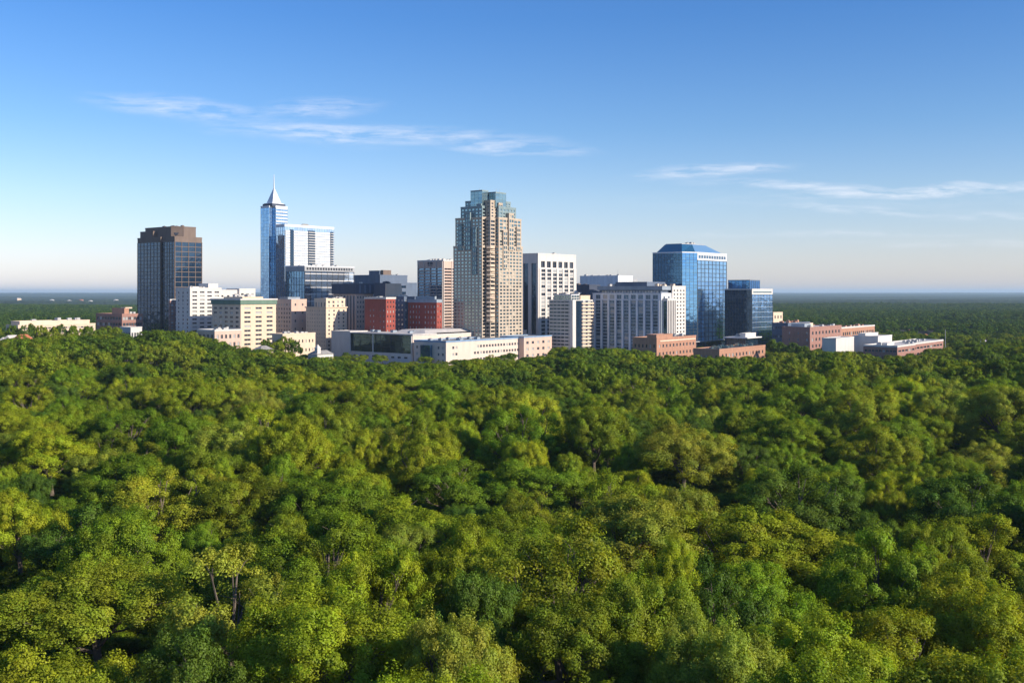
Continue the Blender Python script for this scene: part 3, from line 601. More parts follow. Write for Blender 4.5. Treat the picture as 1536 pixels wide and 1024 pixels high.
# dark glass building
B = Bld('dark_glass_office', 'dark glass office with blue roof box and white top band beside the blue tower', 'building', 1087, 1128, 1159, 1010)
hh = B.h(434)
B.vol(B.rect(), 0, hh - 5, {3: dict(bgk, c=10, r=17), 0: dict(bgk, c=7, r=12, t=.2, glass='reflect')}, 'silver', 'deepglass', roof='roofdark', par=0)  # lighter glass on the right face paints in the reflected sky
B.vol(B.rect(), hh - 4.98, hh, {3: dict(bgk, c=10, r=1), 0: G(1, 1, wf=.95, hf=.4, mt=.8, zb=hh - 4.98, glass='teal')}, 'white', 'deepglass', roof='roofdark', par=.6, wname='top_storey_wall')
B.vol(B.rect(3, 4, B.b * .55, B.a * .92), hh, B.h(420), {0: dict(bgk, c=5, r=1), 3: dict(bgk, c=6, r=1)}, 'slate', 'blueglass', roof='roofdark', par=.3, wname='penthouse')
for q in range(12): z = (hh - 5) * (q + .5) / 12; k = MB(); k.box(.3, -.2, z - .2, B.b - .3, -.03, z + .2); k.build('spandrel', M['bluegrey'], B.e)
B.mast(5, 5, B.h(420), B.h(418), .2)
# entrance pavilion between the towers
B = Bld('entrance_pavilion', 'low pavilion with curved white canopy between the blue tower and the dark glass office', 'building', 1088, 1120, 1140, 880)
z_ = B.h(506); B.vol(B.rect(2, 2, B.b, B.a), 0, z_ - 1, {0: dict(bgk, c=5, r=3), 3: dict(bgk, c=10, r=3)}, 'slate', 'deepglass', roof='roofdark', par=0)
b = MB(); b.prism(offset(B.rect(), 1.2), z_ - .98, z_); b.build('canopy', M['slats'], B.e); B.vol(B.rect(4, 3, B.b - 2, B.a * .4), z_ + .01, z_ + 3.2, {}, 'pale', par=.3, wname='penthouse')
B.units(5, B.a * .4, B.b - 3, B.a - 2, z_, 3)
# front white gallery
B = Bld('gallery', 'long low white building with dark glazed atrium and broad pale roof', 'building', 497, 619, 790, 880)
hh = B.h(502); yg0 = 0; yg1 = B.ly(525)
B.vol([(0, yg1), (22, yg1), (22, B.a), (0, B.a)], 0, hh + 1.0, {}, 'pale', roof='roofpale', par=.3, wname='blank_wall')
B.pm['mull'] = 'mull'
B.vol([(1.2, 2.0), (30, 2.0), (30, yg1 - .1), (1.2, yg1 - .1)], 9, hh - .8, {3: dict(k='curtain', c=6, r=3, mt=0, t=.12, o=.15)}, 'pale', 'greenglass', roof='roofpale', par=0, wname='atrium_wall')
B.vol([(0, 2.0), (26, 2.0), (26, yg1 - .1), (0, yg1 - .1)], 0, 8.9, {3: G(9, 1, wf=.5, hf=.4, zb=3.5, mt=1.2, glass='darkglass', skip=lambda i, j: i == 4)}, 'white', roof='roofpale', par=.5, wname='ground_storey_wall')
B.vol([(0, 0), (B.b, 0), (B.b, 30), (30, 30), (30, 1.9), (0, 1.9)], 0, hh - .8, {}, 'peach', roof='roofpale', par=.4, trim='pale', wname='side_wall')
b = MB(); b.prism([(-.8, -.8), (30, -.8), (30, B.a * .97), (-.8, B.a * .75)], hh - .4, hh + .5); b.build('roof_slab', M['roofpale'], B.e)
rp = [(20, 4), (B.b * .95, 4), (B.b * .8, 36), (40, 48), (20, 44)]
b = MB(); b.frustum(rp, offset(rp, -7), hh + .51, hh + 3.0); b.build('curved_roof', M['roofpale'], B.e)
B.units(8, 14, 26, B.a * .7, hh + .5, 5, 'bluegrey')
for y in (yg1 - .6, B.ly(560), 1.0):
    b = MB(); b.box(-.9, y - .4, 8.9, -.1, y + .4, hh - .42); b.build('column', M['pale'], B.e)
# wing of the gallery
B = Bld('gallery_wing', 'cream wing with rows of square windows and blue roof edge, before the white gallery', 'building', 621, 669, 782, 850)
hh = B.h(513)
sk = lambda i, j: i in (2, 3, 4, 5, 6) and j > 0 or i in (1,) and False
B.vol(B.rect(), 0, hh, {0: G(24, 3, wf=.62, hf=.40, zb=2, mt=2.5, skip=lambda i, j: i in (0, 3, 4, 5, 6, 7) or (i == 8 and j != 1)), 3: G(7, 3, wf=.4, hf=.42, zb=2, mt=2.5, skip=lambda i, j: i in (3, 4))}, 'peach', roof='roofgrey', par=.9, trim='bluetrim')
B.units(8, 4, B.b * .6, B.a * .8, hh, 6, 'bluegrey')
xe = B.lx(778)
B.vol(B.rect(xe, -6, B.lx(820), B.a * .6), 0, hh + .6, {0: G(5, 3, wf=.42, hf=.42, zb=2, mt=2.2), 3: G(1, 3, wf=.3, hf=.4, zb=2)}, 'pink', roof='roofgrey', par=.8, trim='bluetrim', wname='end_block_wall')
B.block('glazed_entrance', -3, B.a * .42, -.1, B.a * .72, 0, hh - 3, 'midglass')
# red brick front
B = Bld('brick_warehouse', 'stepped red brick building with pale band, at the tree line below the white end wall', 'building', 949, 985, 1044, 835)
hh = B.h(508)
B.vol(B.rect(), 0, hh, {0: G(11, 3, wf=.4, hf=.4, zb=2, mt=3.2), 3: G(6, 3, wf=.4, hf=.45, zb=2, mt=3.2)}, 'orange', roof='roofgrey', par=.8)
B.vol(B.rect(.6, .6, B.lx(1010), B.ly(970)), hh, B.h(502.5), {}, 'orange', roof='roofgrey', par=.4, wname='raised_wall')
b = MB(); b.box(B.b * .08, -.25, hh - 2.6, B.b * .98, -.02, hh - 1.6); b.build('stone_band', M['cream'], B.e); B.units(B.b * .5, 3, B.b - 3, B.a - 3, hh, 3)
B = Bld('low_brick_office', 'long low brown brick office with rooftop plant, below the blue glass tower', 'building', 1040, 1079, 1148, 815)
hh = B.h(525)
B.vol(B.rect(), 0, hh, {0: G(13, 2, wf=.4, hf=.5, zb=3, mt=2.2), 3: G(5, 2, wf=.3, hf=.4, zb=3, mt=3)}, 'orange', roof='roofdark', par=.8); B.units(4, 4, B.b - 6, B.a - 4, hh, 9, 'teal')
# right hand group
B = Bld('beige_box_building', 'small plain beige block peeking out right of the dark glass office', 'building', 1155, 1160, 1174, 1080)
B.vol(B.rect(), 0, B.h(469), {0: G(3, 4, wf=.4, hf=.4)}, 'tan', roof='roofpale', par=.5)
B = Bld('low_slate_building', 'low dark slate building between the dark glass office and the rose brick block', 'building', 1158, 1182, 1215, 990)
B.vol(B.rect(), 0, B.h(485), {3: G(6, 3, wf=.6, hf=.3)}, 'slate', roof='roofpale', par=.5); B.units(3, 3, B.b - 3, B.a - 3, B.h(485), 5, 'orange')
B = Bld('rose_brick_block', 'rose brick block with three rows of windows and a long pale roof at right', 'building', 1173, 1215, 1262, 930)
hh = B.h(492)
B.vol(B.rect(), 0, hh, {3: G(6, 4, wf=.3, hf=.38, zb=4, mt=2, glass='winpale', skip=lambda i, j: i in (0, 2, 4)), 0: G(9, 4, wf=.42, hf=.5, zb=4, mt=2)}, 'brick', roof='roofpale', par=.9)
B.block('penthouse', 7, 8, 22, B.a - 6, hh, hh + 3.6, 'bluegrey'); B.block('stair_tower', 22.1, 9, 30, B.a - 8, hh, hh + 4, 'tan'); B.units(4, 4, B.b - 4, 8, hh, 3)
B = Bld('long_roofed_hall', 'long low hall with pale roof stretching right behind the rose brick block', 'building', 1240, 1262, 1312, 1000)
B.vol(B.rect(), 0, B.h(492), {0: G(16, 2, wf=.6, hf=.35, mt=1.5)}, 'orange', roof='roofpale', par=.9, trim='pale'); B.units(3, 3, B.b - 4, B.a - 3, B.h(492), 4, 'orange')
B = Bld('white_box_hall', 'windowless pale box with grey shaded side in front of the rose brick block', 'building', 1233, 1254, 1281, 860)
B.vol(B.rect(), 0, B.h(508), {}, 'pale', roof='roofpale', par=.5)
B = Bld('grey_box_hall', 'taller windowless grey hall between the small pale box and the white roofed brick office', 'building', 1279, 1317, 1338, 890)
B.vol(B.rect(), 0, B.h(505), {}, 'pale', roof='roofpale', par=.6); B.vol(B.rect(3, 12, B.b - 1, B.a - 4), B.h(505), B.h(501), {}, 'pale', par=.3, roof='roofpale', wname='penthouse')
B = Bld('ribbon_brick_office', 'low brick office with ribbon windows and broad white roof at the far right of town', 'building', 1295, 1346, 1420, 840)
hh = B.h(520); x1 = B.lx(1373)
B.vol([(0, 0), (x1, 0), (x1, 3), (B.b, 3), (B.b, B.a), (0, B.a)], 0, hh, {0: G(5, 3, wf=.75, hf=.36, zb=1, mt=1.5), 2: G(9, 3, wf=.75, hf=.36, zb=1, mt=1.5), 5: G(9, 3, wf=.7, hf=.36, zb=1, mt=1.5)}, 'brick', roof='roofpale', par=.9, trim='pale')
B.block('penthouse', 12, 12, 30, B.a - 8, hh, hh + 2.2, 'pale'); B.units(5, 5, B.b - 8, B.a - 6, hh, 5)
b = MB(); Yp = 870; b.cyl(0, 0, 0, PZ(494, Yp), .35, .18, 8); b.cyl(0, 0, 0, .5, 1, 1, 8); o = b.build('light_mast', M['equip']); o.location = (PX(1418, Yp), Yp, 0)
o['label'] = 'tall thin mast at the right end of the white roofed brick office'; o['category'] = 'mast'
for b_ in BL: b_.finish()

# ------------------------------------------------------------------ terrain
def sm(x, a, b):
    t = np.clip((np.asarray(x, float) - a) / (b - a), 0, 1); return t * t * (3 - 2 * t)
def ground(x, y):
    x = np.asarray(x, float); y = np.asarray(y, float); d = np.hypot(x, y)
    und = 3.5 * np.sin(x / 70 + 1) * np.sin(y / 95) + 2.0 * np.sin(x / 31 + y / 47)
    z = und * (1 - sm(y, 700, 840))
    z = z + 13 * sm(-x, 130, 250) * sm(y, 520, 760) * (1 - sm(y, 1000, 1300))
    z = z + 5 * sm(x, 200, 420) * sm(y, 520, 760) * (1 - sm(y, 1000, 1300))
    far = sm(d, 1300, 2600)
    z = z + far * (5 * np.sin(x / 310 + .5) * np.sin(y / 420) + 6 * np.sin(x / 900 + 2) * np.sin(y / 1300 + 1))
    z = z + 42 * sm(d, 9000, 30000) + 9 * sm(d, 12000, 26000) * np.sin(x / 2600 + 1.3) * np.sin(x / 1100)
    return z
def grid_mesh(name, V, nr, nc, m, flip=False):
    me = bpy.data.meshes.new(name); me.vertices.add(nr * nc); me.vertices.foreach_set('co', V.reshape(-1).astype(np.float32))
    i = np.arange((nr - 1) * (nc - 1)); r = i // (nc - 1); c = i % (nc - 1); a = r * nc + c
    q = np.stack([a, a + 1, a + nc + 1, a + nc], 1)
    if flip: q = q[:, ::-1]
    me.loops.add(q.size); me.polygons.add(len(q)); me.loops.foreach_set('vertex_index', q.reshape(-1).astype(np.int32))
    me.polygons.foreach_set('loop_start', (np.arange(len(q)) * 4).astype(np.int32)); me.update(calc_edges=True); me.validate()
    me.materials.append(m); return me
m, t, p = mat('forest floor')
n = t.new('ShaderNodeTexNoise'); n.inputs['Scale'].default_value = .15; n.inputs['Detail'].default_value = 8
g = t.new('ShaderNodeNewGeometry'); t.link(g.outputs['Position'], n.inputs['Vector'])
t.link(t.mix(n.outputs[0], (.022, .030, .012, 1), (.05, .045, .025, 1)), p.inputs['Base Color']); p.inputs['Roughness'].default_value = 1
M['floor'] = m
ys = np.concatenate([np.linspace(-400, 1300, 86), np.geomspace(1340, 60000, 70)])
nx_ = 141; V = []
for y in ys:
    half = 900 + max(0, y) * 1.1; xs = np.linspace(-half, half, nx_); V.append(np.stack([xs, np.full(nx_, y), ground(xs, np.full(nx_, y))], 1))
me = grid_mesh('ground', np.array(V), len(ys), nx_, M['floor']); o = bpy.data.objects.new('ground', me); COL.objects.link(o); o['kind'] = 'structure'
b = MB(); b.quad((-150, 838, .05), (440, 838, .05), (460, 1290, .05), (-190, 1290, .05)); o = b.build('pavement', M['roofgrey']); o['kind'] = 'structure'

# ------------------------------------------------------------------ trees
def leaf_mat(name, own, far=False):
    m = bpy.data.materials.new(name); m.use_nodes = True; t = NT(m.node_tree); t.n.clear()
    oi = t.new('ShaderNodeObjectInfo'); at = t.new('ShaderNodeAttribute'); at.attribute_name = 'tint'
    if own: base = oi.outputs['Color']
    else:
        cr = t.new('ShaderNodeValToRGB'); t.link(oi.outputs['Random'], cr.inputs[0]); e = cr.color_ramp.elements
        e[0].position = 0; e[0].color = (.09, .155, .018, 1); e[1].position = 1; e[1].color = (.17, .22, .030, 1)
        for ps, c in ((.25, (.12, .19, .016)), (.55, (.17, .245, .016)), (.8, (.25, .295, .016))): q = e.new(ps); q.color = c + (1,)
        base = cr.outputs[0]
    c = t.mix(1.0, base, at.outputs['Color'], 'MULTIPLY')
    if far: c = t.mix(1.0, c, (.50, .66, .95, 1), 'MULTIPLY')          # distance haze painted into the far leaves, darker and bluer
    d = t.new('ShaderNodeBsdfDiffuse'); tr = t.new('ShaderNodeBsdfTranslucent'); gl = t.new('ShaderNodeBsdfGlossy'); gl.inputs['Roughness'].default_value = .5
    t.link(c, d.inputs[0]); t.link(t.mix(1.0, c, (1.75, 1.5, .35, 1), 'MULTIPLY'), tr.inputs[0]); gl.inputs[0].default_value = (.5, .5, .45, 1)
    mx = t.new('ShaderNodeMixShader'); mx.inputs[0].default_value = .32; t.link(d.outputs[0], mx.inputs[1]); t.link(tr.outputs[0], mx.inputs[2])
    m2 = t.new('ShaderNodeMixShader'); m2.inputs[0].default_value = .02; t.link(mx.outputs[0], m2.inputs[1]); t.link(gl.outputs[0], m2.inputs[2])
    o = t.new('ShaderNodeOutputMaterial'); t.link(m2.outputs[0], o.inputs[0]); return m
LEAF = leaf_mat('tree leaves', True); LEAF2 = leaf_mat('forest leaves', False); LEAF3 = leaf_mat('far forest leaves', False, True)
BARK = wall_mat('bark', (.13, .105, .085), var=.3, scale=2)
def crown_np(seed, Rr, Ht, hb, nlobe, ncl, nleaf, leaf, dens=1.0):
    g = np.random.default_rng(seed); zc = (hb + Ht) / 2; rz = (Ht - hb) / 2
    lob = []
    for i in range(nlobe):
        az = 2 * math.pi * (i / nlobe) * 2.4 + g.uniform(-.4, .4); el = g.uniform(-.55, .95) if i else 1.2
        rr = g.uniform(.50, .74)
        lob.append((rr * Rr * math.cos(el) * math.cos(az), rr * Rr * math.cos(el) * math.sin(az), zc + rr * rz * math.sin(el), g.uniform(.25, .40) * Rr))
    lob = np.array(lob)
    li = g.integers(0, nlobe, ncl); dr = g.normal(size=(ncl, 3)); dr[:, 2] += .35; dr /= np.linalg.norm(dr, axis=1)[:, None]
    out = lob[li, :3] - np.array([0, 0, zc]); out /= np.maximum(np.linalg.norm(out, axis=1), .01)[:, None]
    dr = dr + out * .55; dr /= np.linalg.norm(dr, axis=1)[:, None]
    rad = lob[li, 3][:, None] * g.uniform(.70, 1.08, (ncl, 1)); cc = lob[li, :3] + dr * rad * np.array([1, 1, .92])
    cr = Rr * g.uniform(.06, .145, ncl) * (1 if nleaf > 20000 else 1.2); ct = g.uniform(.70, 1.30, ncl)
    ci = g.integers(0, ncl, nleaf); ld = g.normal(size=(nleaf, 3)); ld[:, 2] += .35; ld /= np.linalg.norm(ld, axis=1)[:, None]
    off = ld * (cr[ci] * g.uniform(.2, 1.15, nleaf) ** .6)[:, None]; dd = dr[ci]; al = (off * dd).sum(1)[:, None]
    P = cc[ci] + off + dd * al * g.uniform(.0, .6, (ncl, 1))[ci]                 # clumps drawn out into sprays
    nn = ld * .9 + dr[ci] * .5 + g.normal(size=(nleaf, 3)) * .40 + np.array([0, 0, .1]); nn /= np.linalg.norm(nn, axis=1)[:, None]
    a = np.cross(nn, g.normal(size=(nleaf, 3))); a /= np.linalg.norm(a, axis=1)[:, None]; b_ = np.cross(nn, a)
    s = (leaf * g.uniform(.6, 1.35, nleaf))[:, None]
    bend = nn * s * .22
    V = np.stack([P - a * s * .62 - bend, P - b_ * s * .42, P + a * s * .62 - bend, P + b_ * s * .42], 1)
    tl = ct[ci] * g.uniform(.8, 1.2, nleaf); yl = g.uniform(.85, 1.08, ncl)[ci]
    T = np.stack([tl * yl, tl, tl * g.uniform(.8, 1.1, nleaf), np.ones(nleaf)], 1)
    return V, T, lob
def tube_np(pts, rad, ns=6):
    V = []; Fc = []; pts = [Vector(p) for p in pts]
    for i, (p, r) in enumerate(zip(pts, rad)):
        d = (pts[min(i + 1, len(pts) - 1)] - pts[max(i - 1, 0)]).normalized(); a = d.orthogonal().normalized(); b_ = d.cross(a)
        for k in range(ns): an = 2 * math.pi * k / ns; V.append(tuple(p + a * r * math.cos(an) + b_ * r * math.sin(an)))
    for i in range(len(pts) - 1):
        for k in range(ns): j = (k + 1) % ns; Fc.append((i * ns + k, i * ns + j, (i + 1) * ns + j, (i + 1) * ns + k))
    return V, Fc
def trunk_geo(seed, Ht, hb, lob, sides=7, br=True, lean=(0, 0)):
    g = random.Random(seed); mb = MB()
    def add(pts, rad, ns):
        V, Fc = tube_np(pts, rad, ns); k = len(mb.v); mb.v += V; mb.f += [tuple(i + k for i in f) for f in Fc]; mb.m += [0] * len(Fc)
    top = hb + (Ht - hb) * .45; base = [(0, 0, -1.5), (.1, 0, 0.4), (g.uniform(-.3, .3), g.uniform(-.3, .3), hb * .6), (g.uniform(-.5, .5) + lean[0] * .4, g.uniform(-.5, .5) + lean[1] * .4, top)]
    r0 = Ht * .022 + .08; add(base, [r0 * 1.5, r0, r0 * .8, r0 * .5], sides)
    if br:
        for (x, y, z, rr) in lob:
            s0 = g.uniform(.55, .98); st = (base[3][0] * s0, base[3][1] * s0, hb * .55 + (top - hb * .55) * s0)
            mid = (x * .45 + st[0] * .4, y * .45 + st[1] * .4, (st[2] + z) / 2 - .6); add([st, mid, (x, y, z)], [r0 * .42, r0 * .28, r0 * .12], 5)
            for q in range(3):
                e = (x + g.uniform(-1, 1) * rr * .8, y + g.uniform(-1, 1) * rr * .8, z + g.uniform(0, 1) * rr * .8)
                add([mid if q == 0 else (x * .8 + mid[0] * .2, y * .8 + mid[1] * .2, z * .8 + mid[2] * .2), ((x + e[0]) / 2, (y + e[1]) / 2, (z + e[2]) / 2), e], [r0 * .16, r0 * .1, r0 * .05], 4)
    return mb
def leaf_mesh(name, V, T, m, extra=None):
    me = bpy.data.meshes.new(name); n = len(V); ev = extra.v if extra else []; ef = extra.f if extra else []
    nv = n * 4 + len(ev); co = np.concatenate([V.reshape(-1, 3), np.array(ev).reshape(-1, 3)]) if ev else V.reshape(-1, 3)
    me.vertices.add(nv); me.vertices.foreach_set('co', co.reshape(-1).astype(np.float32))
    li = np.concatenate([np.arange(n * 4), np.array(ef, int).reshape(-1) + n * 4]) if ef else np.arange(n * 4)
    npoly = n + len(ef); me.loops.add(len(li)); me.polygons.add(npoly); me.loops.foreach_set('vertex_index', li.astype(np.int32))
    me.polygons.foreach_set('loop_start', (np.arange(npoly) * 4).astype(np.int32)); me.materials.append(m)
    if ef:
        me.materials.append(BARK); me.polygons.foreach_set('material_index', np.concatenate([np.zeros(n, int), np.ones(len(ef), int)]).astype(np.int32))
    at = me.color_attributes.new('tint', 'FLOAT_COLOR', 'POINT'); c = np.ones((nv, 4), np.float32); c[:n * 4] = np.repeat(T, 4, 0); at.data.foreach_set('color', c.reshape(-1))
    me.update(calc_edges=True); return me
# near prototypes: unit trees 18 m tall with 7.5 m crown radius
NEAR = []
for i in range(10):
    sparse = i >= 8
    g = random.Random(i); Rr = g.uniform(7.0, 8.0); hb = g.uniform(2.5, 4.5)
    V, T, lob = crown_np(100 + i, Rr, 18, hb, 17 if not sparse else 12, 360 if not sparse else 190, 112000 if not sparse else 30000, .155 if not sparse else .2)
    NEAR.append((leaf_mesh('crown', V, T, LEAF), trunk_geo(i, 18, hb, lob).mesh('trunk', [BARK]), Rr))
def proto_coll(name, nprot, ncl, nleaf, leaf, seed, tr=True, lm_=None):
    c = bpy.data.collections.new(name)
    for i in range(nprot):
        g = random.Random(seed + i); hb = g.uniform(3, 5.5); Rr = g.uniform(6.8, 8.2)
        V, T, lob = crown_np(seed + i, Rr, 18, hb, 15, ncl, nleaf, leaf)
        o = bpy.data.objects.new('%s_%02d' % (name, i), leaf_mesh(name, V, T, lm_ or LEAF2, trunk_geo(i, 18, hb, lob, 5, False) if tr else None)); c.objects.link(o)
    return c
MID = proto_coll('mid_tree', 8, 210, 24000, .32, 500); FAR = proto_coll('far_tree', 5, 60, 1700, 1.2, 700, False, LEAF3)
def forest(name, pts, coll):                                           # pts: x y z rot sx sz variant
    pts = np.array(pts, float); me = bpy.data.meshes.new(name); me.vertices.add(len(pts)); me.vertices.foreach_set('co', pts[:, :3].reshape(-1).astype(np.float32))
    a = me.attributes.new('rotz', 'FLOAT', 'POINT'); a.data.foreach_set('value', pts[:, 3].astype(np.float32))
    a = me.attributes.new('scl', 'FLOAT_VECTOR', 'POINT'); a.data.foreach_set('vector', pts[:, [4, 4, 5]].reshape(-1).astype(np.float32))
    a = me.attributes.new('vid', 'INT', 'POINT'); a.data.foreach_set('value', pts[:, 6].astype(np.int32))
    o = bpy.data.objects.new(name, me); COL.objects.link(o); o['kind'] = 'stuff'
    ng = bpy.data.node_groups.new(name, 'GeometryNodeTree'); ng.interface.new_socket('Geometry', in_out='INPUT', socket_type='NodeSocketGeometry'); ng.interface.new_socket('Geometry', in_out='OUTPUT', socket_type='NodeSocketGeometry')
    N = ng.nodes; gi = N.new('NodeGroupInput'); go = N.new('NodeGroupOutput'); ip = N.new('GeometryNodeInstanceOnPoints'); ci = N.new('GeometryNodeCollectionInfo')
    ci.inputs['Collection'].default_value = coll; ci.inputs['Separate Children'].default_value = True; ci.inputs['Reset Children'].default_value = True
    ip.inputs['Pick Instance'].default_value = True
    def na(nm, ty): q = N.new('GeometryNodeInputNamedAttribute'); q.data_type = ty; q.inputs['Name'].default_value = nm; return q.outputs[0]
    cx = N.new('ShaderNodeCombineXYZ'); Lk = ng.links.new; Lk(na('rotz', 'FLOAT'), cx.inputs[2])
    Lk(gi.outputs[0], ip.inputs['Points']); Lk(ci.outputs[0], ip.inputs['Instance']); Lk(na('vid', 'INT'), ip.inputs['Instance Index']); Lk(cx.outputs[0], ip.inputs['Rotation']); Lk(na('scl', 'FLOAT_VECTOR'), ip.inputs['Scale'])
    Lk(ip.outputs[0], go.inputs[0]); md = o.modifiers.new('scatter', 'NODES'); md.node_group = ng
    return o
HS = [(28, 447, 'tan'), (78, 449, 'pale'), (104, 450, 'tan'), (122, 449, 'orange'), (136, 450.5, 'pale'), (174, 449, 'tan'), (75, 469, 'orange'), (1331, 495, 'terracotta'), (1340, 497, 'cream'),
      (1364, 494.5, 'terracotta'), (1388, 501, 'brick'), (1398, 502, 'terracotta'), (1408, 502, 'brick'), (1473, 509, 'cream'), (1500, 508, 'white'), (1516, 510, 'pale'), (1505, 469, 'cream'), (1517, 460, 'pale'), (10, 506, 'tan'), (18, 503, 'white'), (34, 502, 'orange')]
side = lambda px: 'left' if px < 760 else 'right'
HP = []
for k, (px, py, mt) in enumerate(HS):
    if py > 500 and px < 100: Y = 835; zt = PZ(py, Y); wd = 13
    elif py > 455: zt = 9; Y = (H - zt) * F / (py - HY); zt = float(ground(PX(px, Y), Y)) + 8; Y = (H - zt) * F / (py - HY); wd = 11 + Y * .003
    else: zt = 16; Y = min((H - zt) * F / (py - HY), 6500); zt = PZ(py, Y); wd = Y * .004
    HP.append((PX(px, Y), Y, zt, wd, mt))
def blocks_house(x, y, r):
    for (X, Yh, zt, wd, mt) in HP:
        if Yh > 4000: continue
        if Yh + 12 > y > Yh - 75 and abs(x - X * y / Yh) < wd * .6 + r: return True
    return False
TONE = {'y': ((.275, .340, .02), 'yellow green'), 'Y': ((.31, .37, .03), 'lime'), 'g': ((.175, .265, .018), 'mid green'), 'd': ((.095, .165, .020), 'dark green'),
        'o': ((.21, .265, .02), 'olive'), 'p': ((.27, .32, .04), 'pale green')}
EXPL = [(45, 965, 200, 'y'), (480, 915, 240, 'y'), (665, 935, 180, 'p'), (860, 905, 210, 'o'), (1090, 955, 170, 'p'), (1240, 935, 200, 'y'), (1375, 930, 190, 'y'), (1500, 895, 190, 'y'), (250, 960, 170, 'd'), (335, 835, 180, 'P'), (130, 860, 230, 'o'),
        (620, 750, 260, 'y'), (775, 785, 200, 'g'), (940, 765, 250, 'p'), (1130, 765, 210, 'y'), (1245, 790, 200, 'y'), (1335, 810, 150, 'g'), (1040, 735, 120, 'p'), (232, 710, 180, 'Y'), (20, 740, 110, 'y'), (115, 765, 140, 'D'), (365, 728, 180, 'o'), (490, 722, 170, 'g'),
        (1410, 800, 110, 'o'), (1490, 775, 150, 'y'), (790, 692, 230, 'g'), (930, 715, 100, 'y'), (570, 645, 180, 'p'), (690, 690, 120, 'g'), (1030, 645, 150, 'p'), (1175, 635, 190, 'g'), (1205, 705, 170, 'd'), (1330, 650, 210, 'o'), (1470, 712, 150, 'd'), (60, 648, 170, 'y'), (175, 690, 120, 'g'),
        (1090, 860, 130, 'D'), (700, 850, 140, 'd'), (560, 830, 150, 'y'), (980, 880, 150, 'o'), (1160, 860, 170, 'g'), (1430, 850, 140, 'o')]
SKL = [(-80, 507), (0, 507), (60, 508), (130, 502), (205, 503), (220, 497), (290, 499), (330, 521), (370, 524), (400, 528), (440, 531), (495, 541), (560, 546), (640, 548), (700, 541), (760, 543), (825, 537), (850, 525), (920, 522), (960, 529), (1000, 537), (1060, 537), (1150, 538),
       (1170, 530), (1230, 526), (1290, 533), (1350, 536), (1400, 531), (1430, 518), (1480, 515), (1620, 512)]
def skl(px): return np.interp(px, [a for a, b in SKL], [b for a, b in SKL])
trees = []   # x, y, z, height, radius, tone
tr = random.Random(11)
for (px, py, wd, tn) in EXPL:
    hgt = tr.uniform(21, 25); Y = 150.0
    for _ in range(12): Y = (H - float(ground(PX(px, Y), Y)) - hgt * .97) * F / (py - HY); 
    x = PX(px, Y); Y += 0
    rad = wd / 2 / F * Y * 1.3; trees.append([x, Y + rad * .3, float(ground(x, Y)), hgt, max(5.5, min(rad, 14)), tn])
cell = {}
def near(x, y, r):
    i, j = int(x // 14), int(y // 14)
    for a in range(i - 3, i + 4):
        for b_ in range(j - 3, j + 4):
            for (X, Yy, rr) in cell.get((a, b_), ()):
                if (X - x) ** 2 + (Yy - y) ** 2 < ((r + rr) * .86) ** 2: return True
    return False
def put(x, y, r): cell.setdefault((int(x // 14), int(y // 14)), []).append((x, y, r))
for q in trees: put(q[0], q[1], q[4])
def patch(x, y): return math.sin(x / 48 + 1.3 * math.sin(y / 75)) * math.sin(y / 62 + x / 130) 
for _ in range(60000):
    y = math.sqrt(tr.uniform(88 ** 2, 860 ** 2)); half = y * .56 + 25; x = tr.uniform(-half, half)
    big = patch(x, y)
    r = max(6, min(16, tr.gauss(9.2 + 3.0 * float(sm(y, 150, 380)) + 1.5 * big, 2.2)))
    if y < 135: r = min(r, 10.5)
    if near(x, y, r): continue
    gz = float(ground(x, y)); hgt = min(r, 12) * 1.05 + tr.uniform(8, 14.5) + 4.5 * big
    px = CX + x / y * F
    if y > 480:
        lim = H - (skl(px) + tr.uniform(-5, 5) - HY) / F * y
        if gz + hgt > lim: hgt = lim - gz
        if hgt < 5: continue
        r = min(r, hgt * .9)
    u = tr.random() + .12 * big
    tn = 'd' if u < .14 else 'g' if u < .42 else 'o' if u < .60 else 'y' if u < .88 else 'p' if u < .97 else 'Y'
    put(x, y, r); trees.append([x, y, gz, hgt, r, tn])
def inframe(q): 
    px = CX + q[0] / q[1] * F; py = HY + (H - q[2] - q[3]) / q[1] * F
    return -60 < px < 1596 and py < 1030
vis = sorted([q for q in trees if inframe(q)], key=lambda q: q[1]); oth = [q for q in trees if not inframe(q)]
ind = vis[:290]; rest = vis[290:] + oth
LM = [(70, 'along the left edge'), (150, 'below the long low cream office'), (205, 'below the brown terraced office'), (262, 'below the left half of the brown tower'), (318, 'below the right half of the brown tower'), (385, 'below the tan hotel'),
      (433, 'below the spire tower'), (500, 'below the white banded tower'), (560, 'below the dark glazed atrium'), (620, 'below the red brick blocks'), (680, 'below the striped grey tower'), (735, 'left of centre below the stepped skyscraper'), (784, 'right of centre below the stepped skyscraper'), (866, 'below the white gridded tower'),
      (930, 'below the left bays of the columned office'), (992, 'below the right bays of the columned office'), (1040, 'below the left half of the blue tower'), (1090, 'below the right half of the blue tower'), (1160, 'below the dark glass office'), (1230, 'below the rose brick block'), (1300, 'below the windowless halls'), (1360, 'below the white roofed brick office'), (1420, 'below the thin mast'), (1480, 'just inside the right edge'), (9999, 'along the right edge')]
ORD = ['nearest', 'second nearest', 'third nearest', 'fourth nearest', 'fifth nearest', 'sixth nearest', 'seventh nearest', 'eighth nearest', 'ninth nearest', 'tenth nearest'] + ['%dth nearest' % i for i in range(11, 60)]
cnt = {}
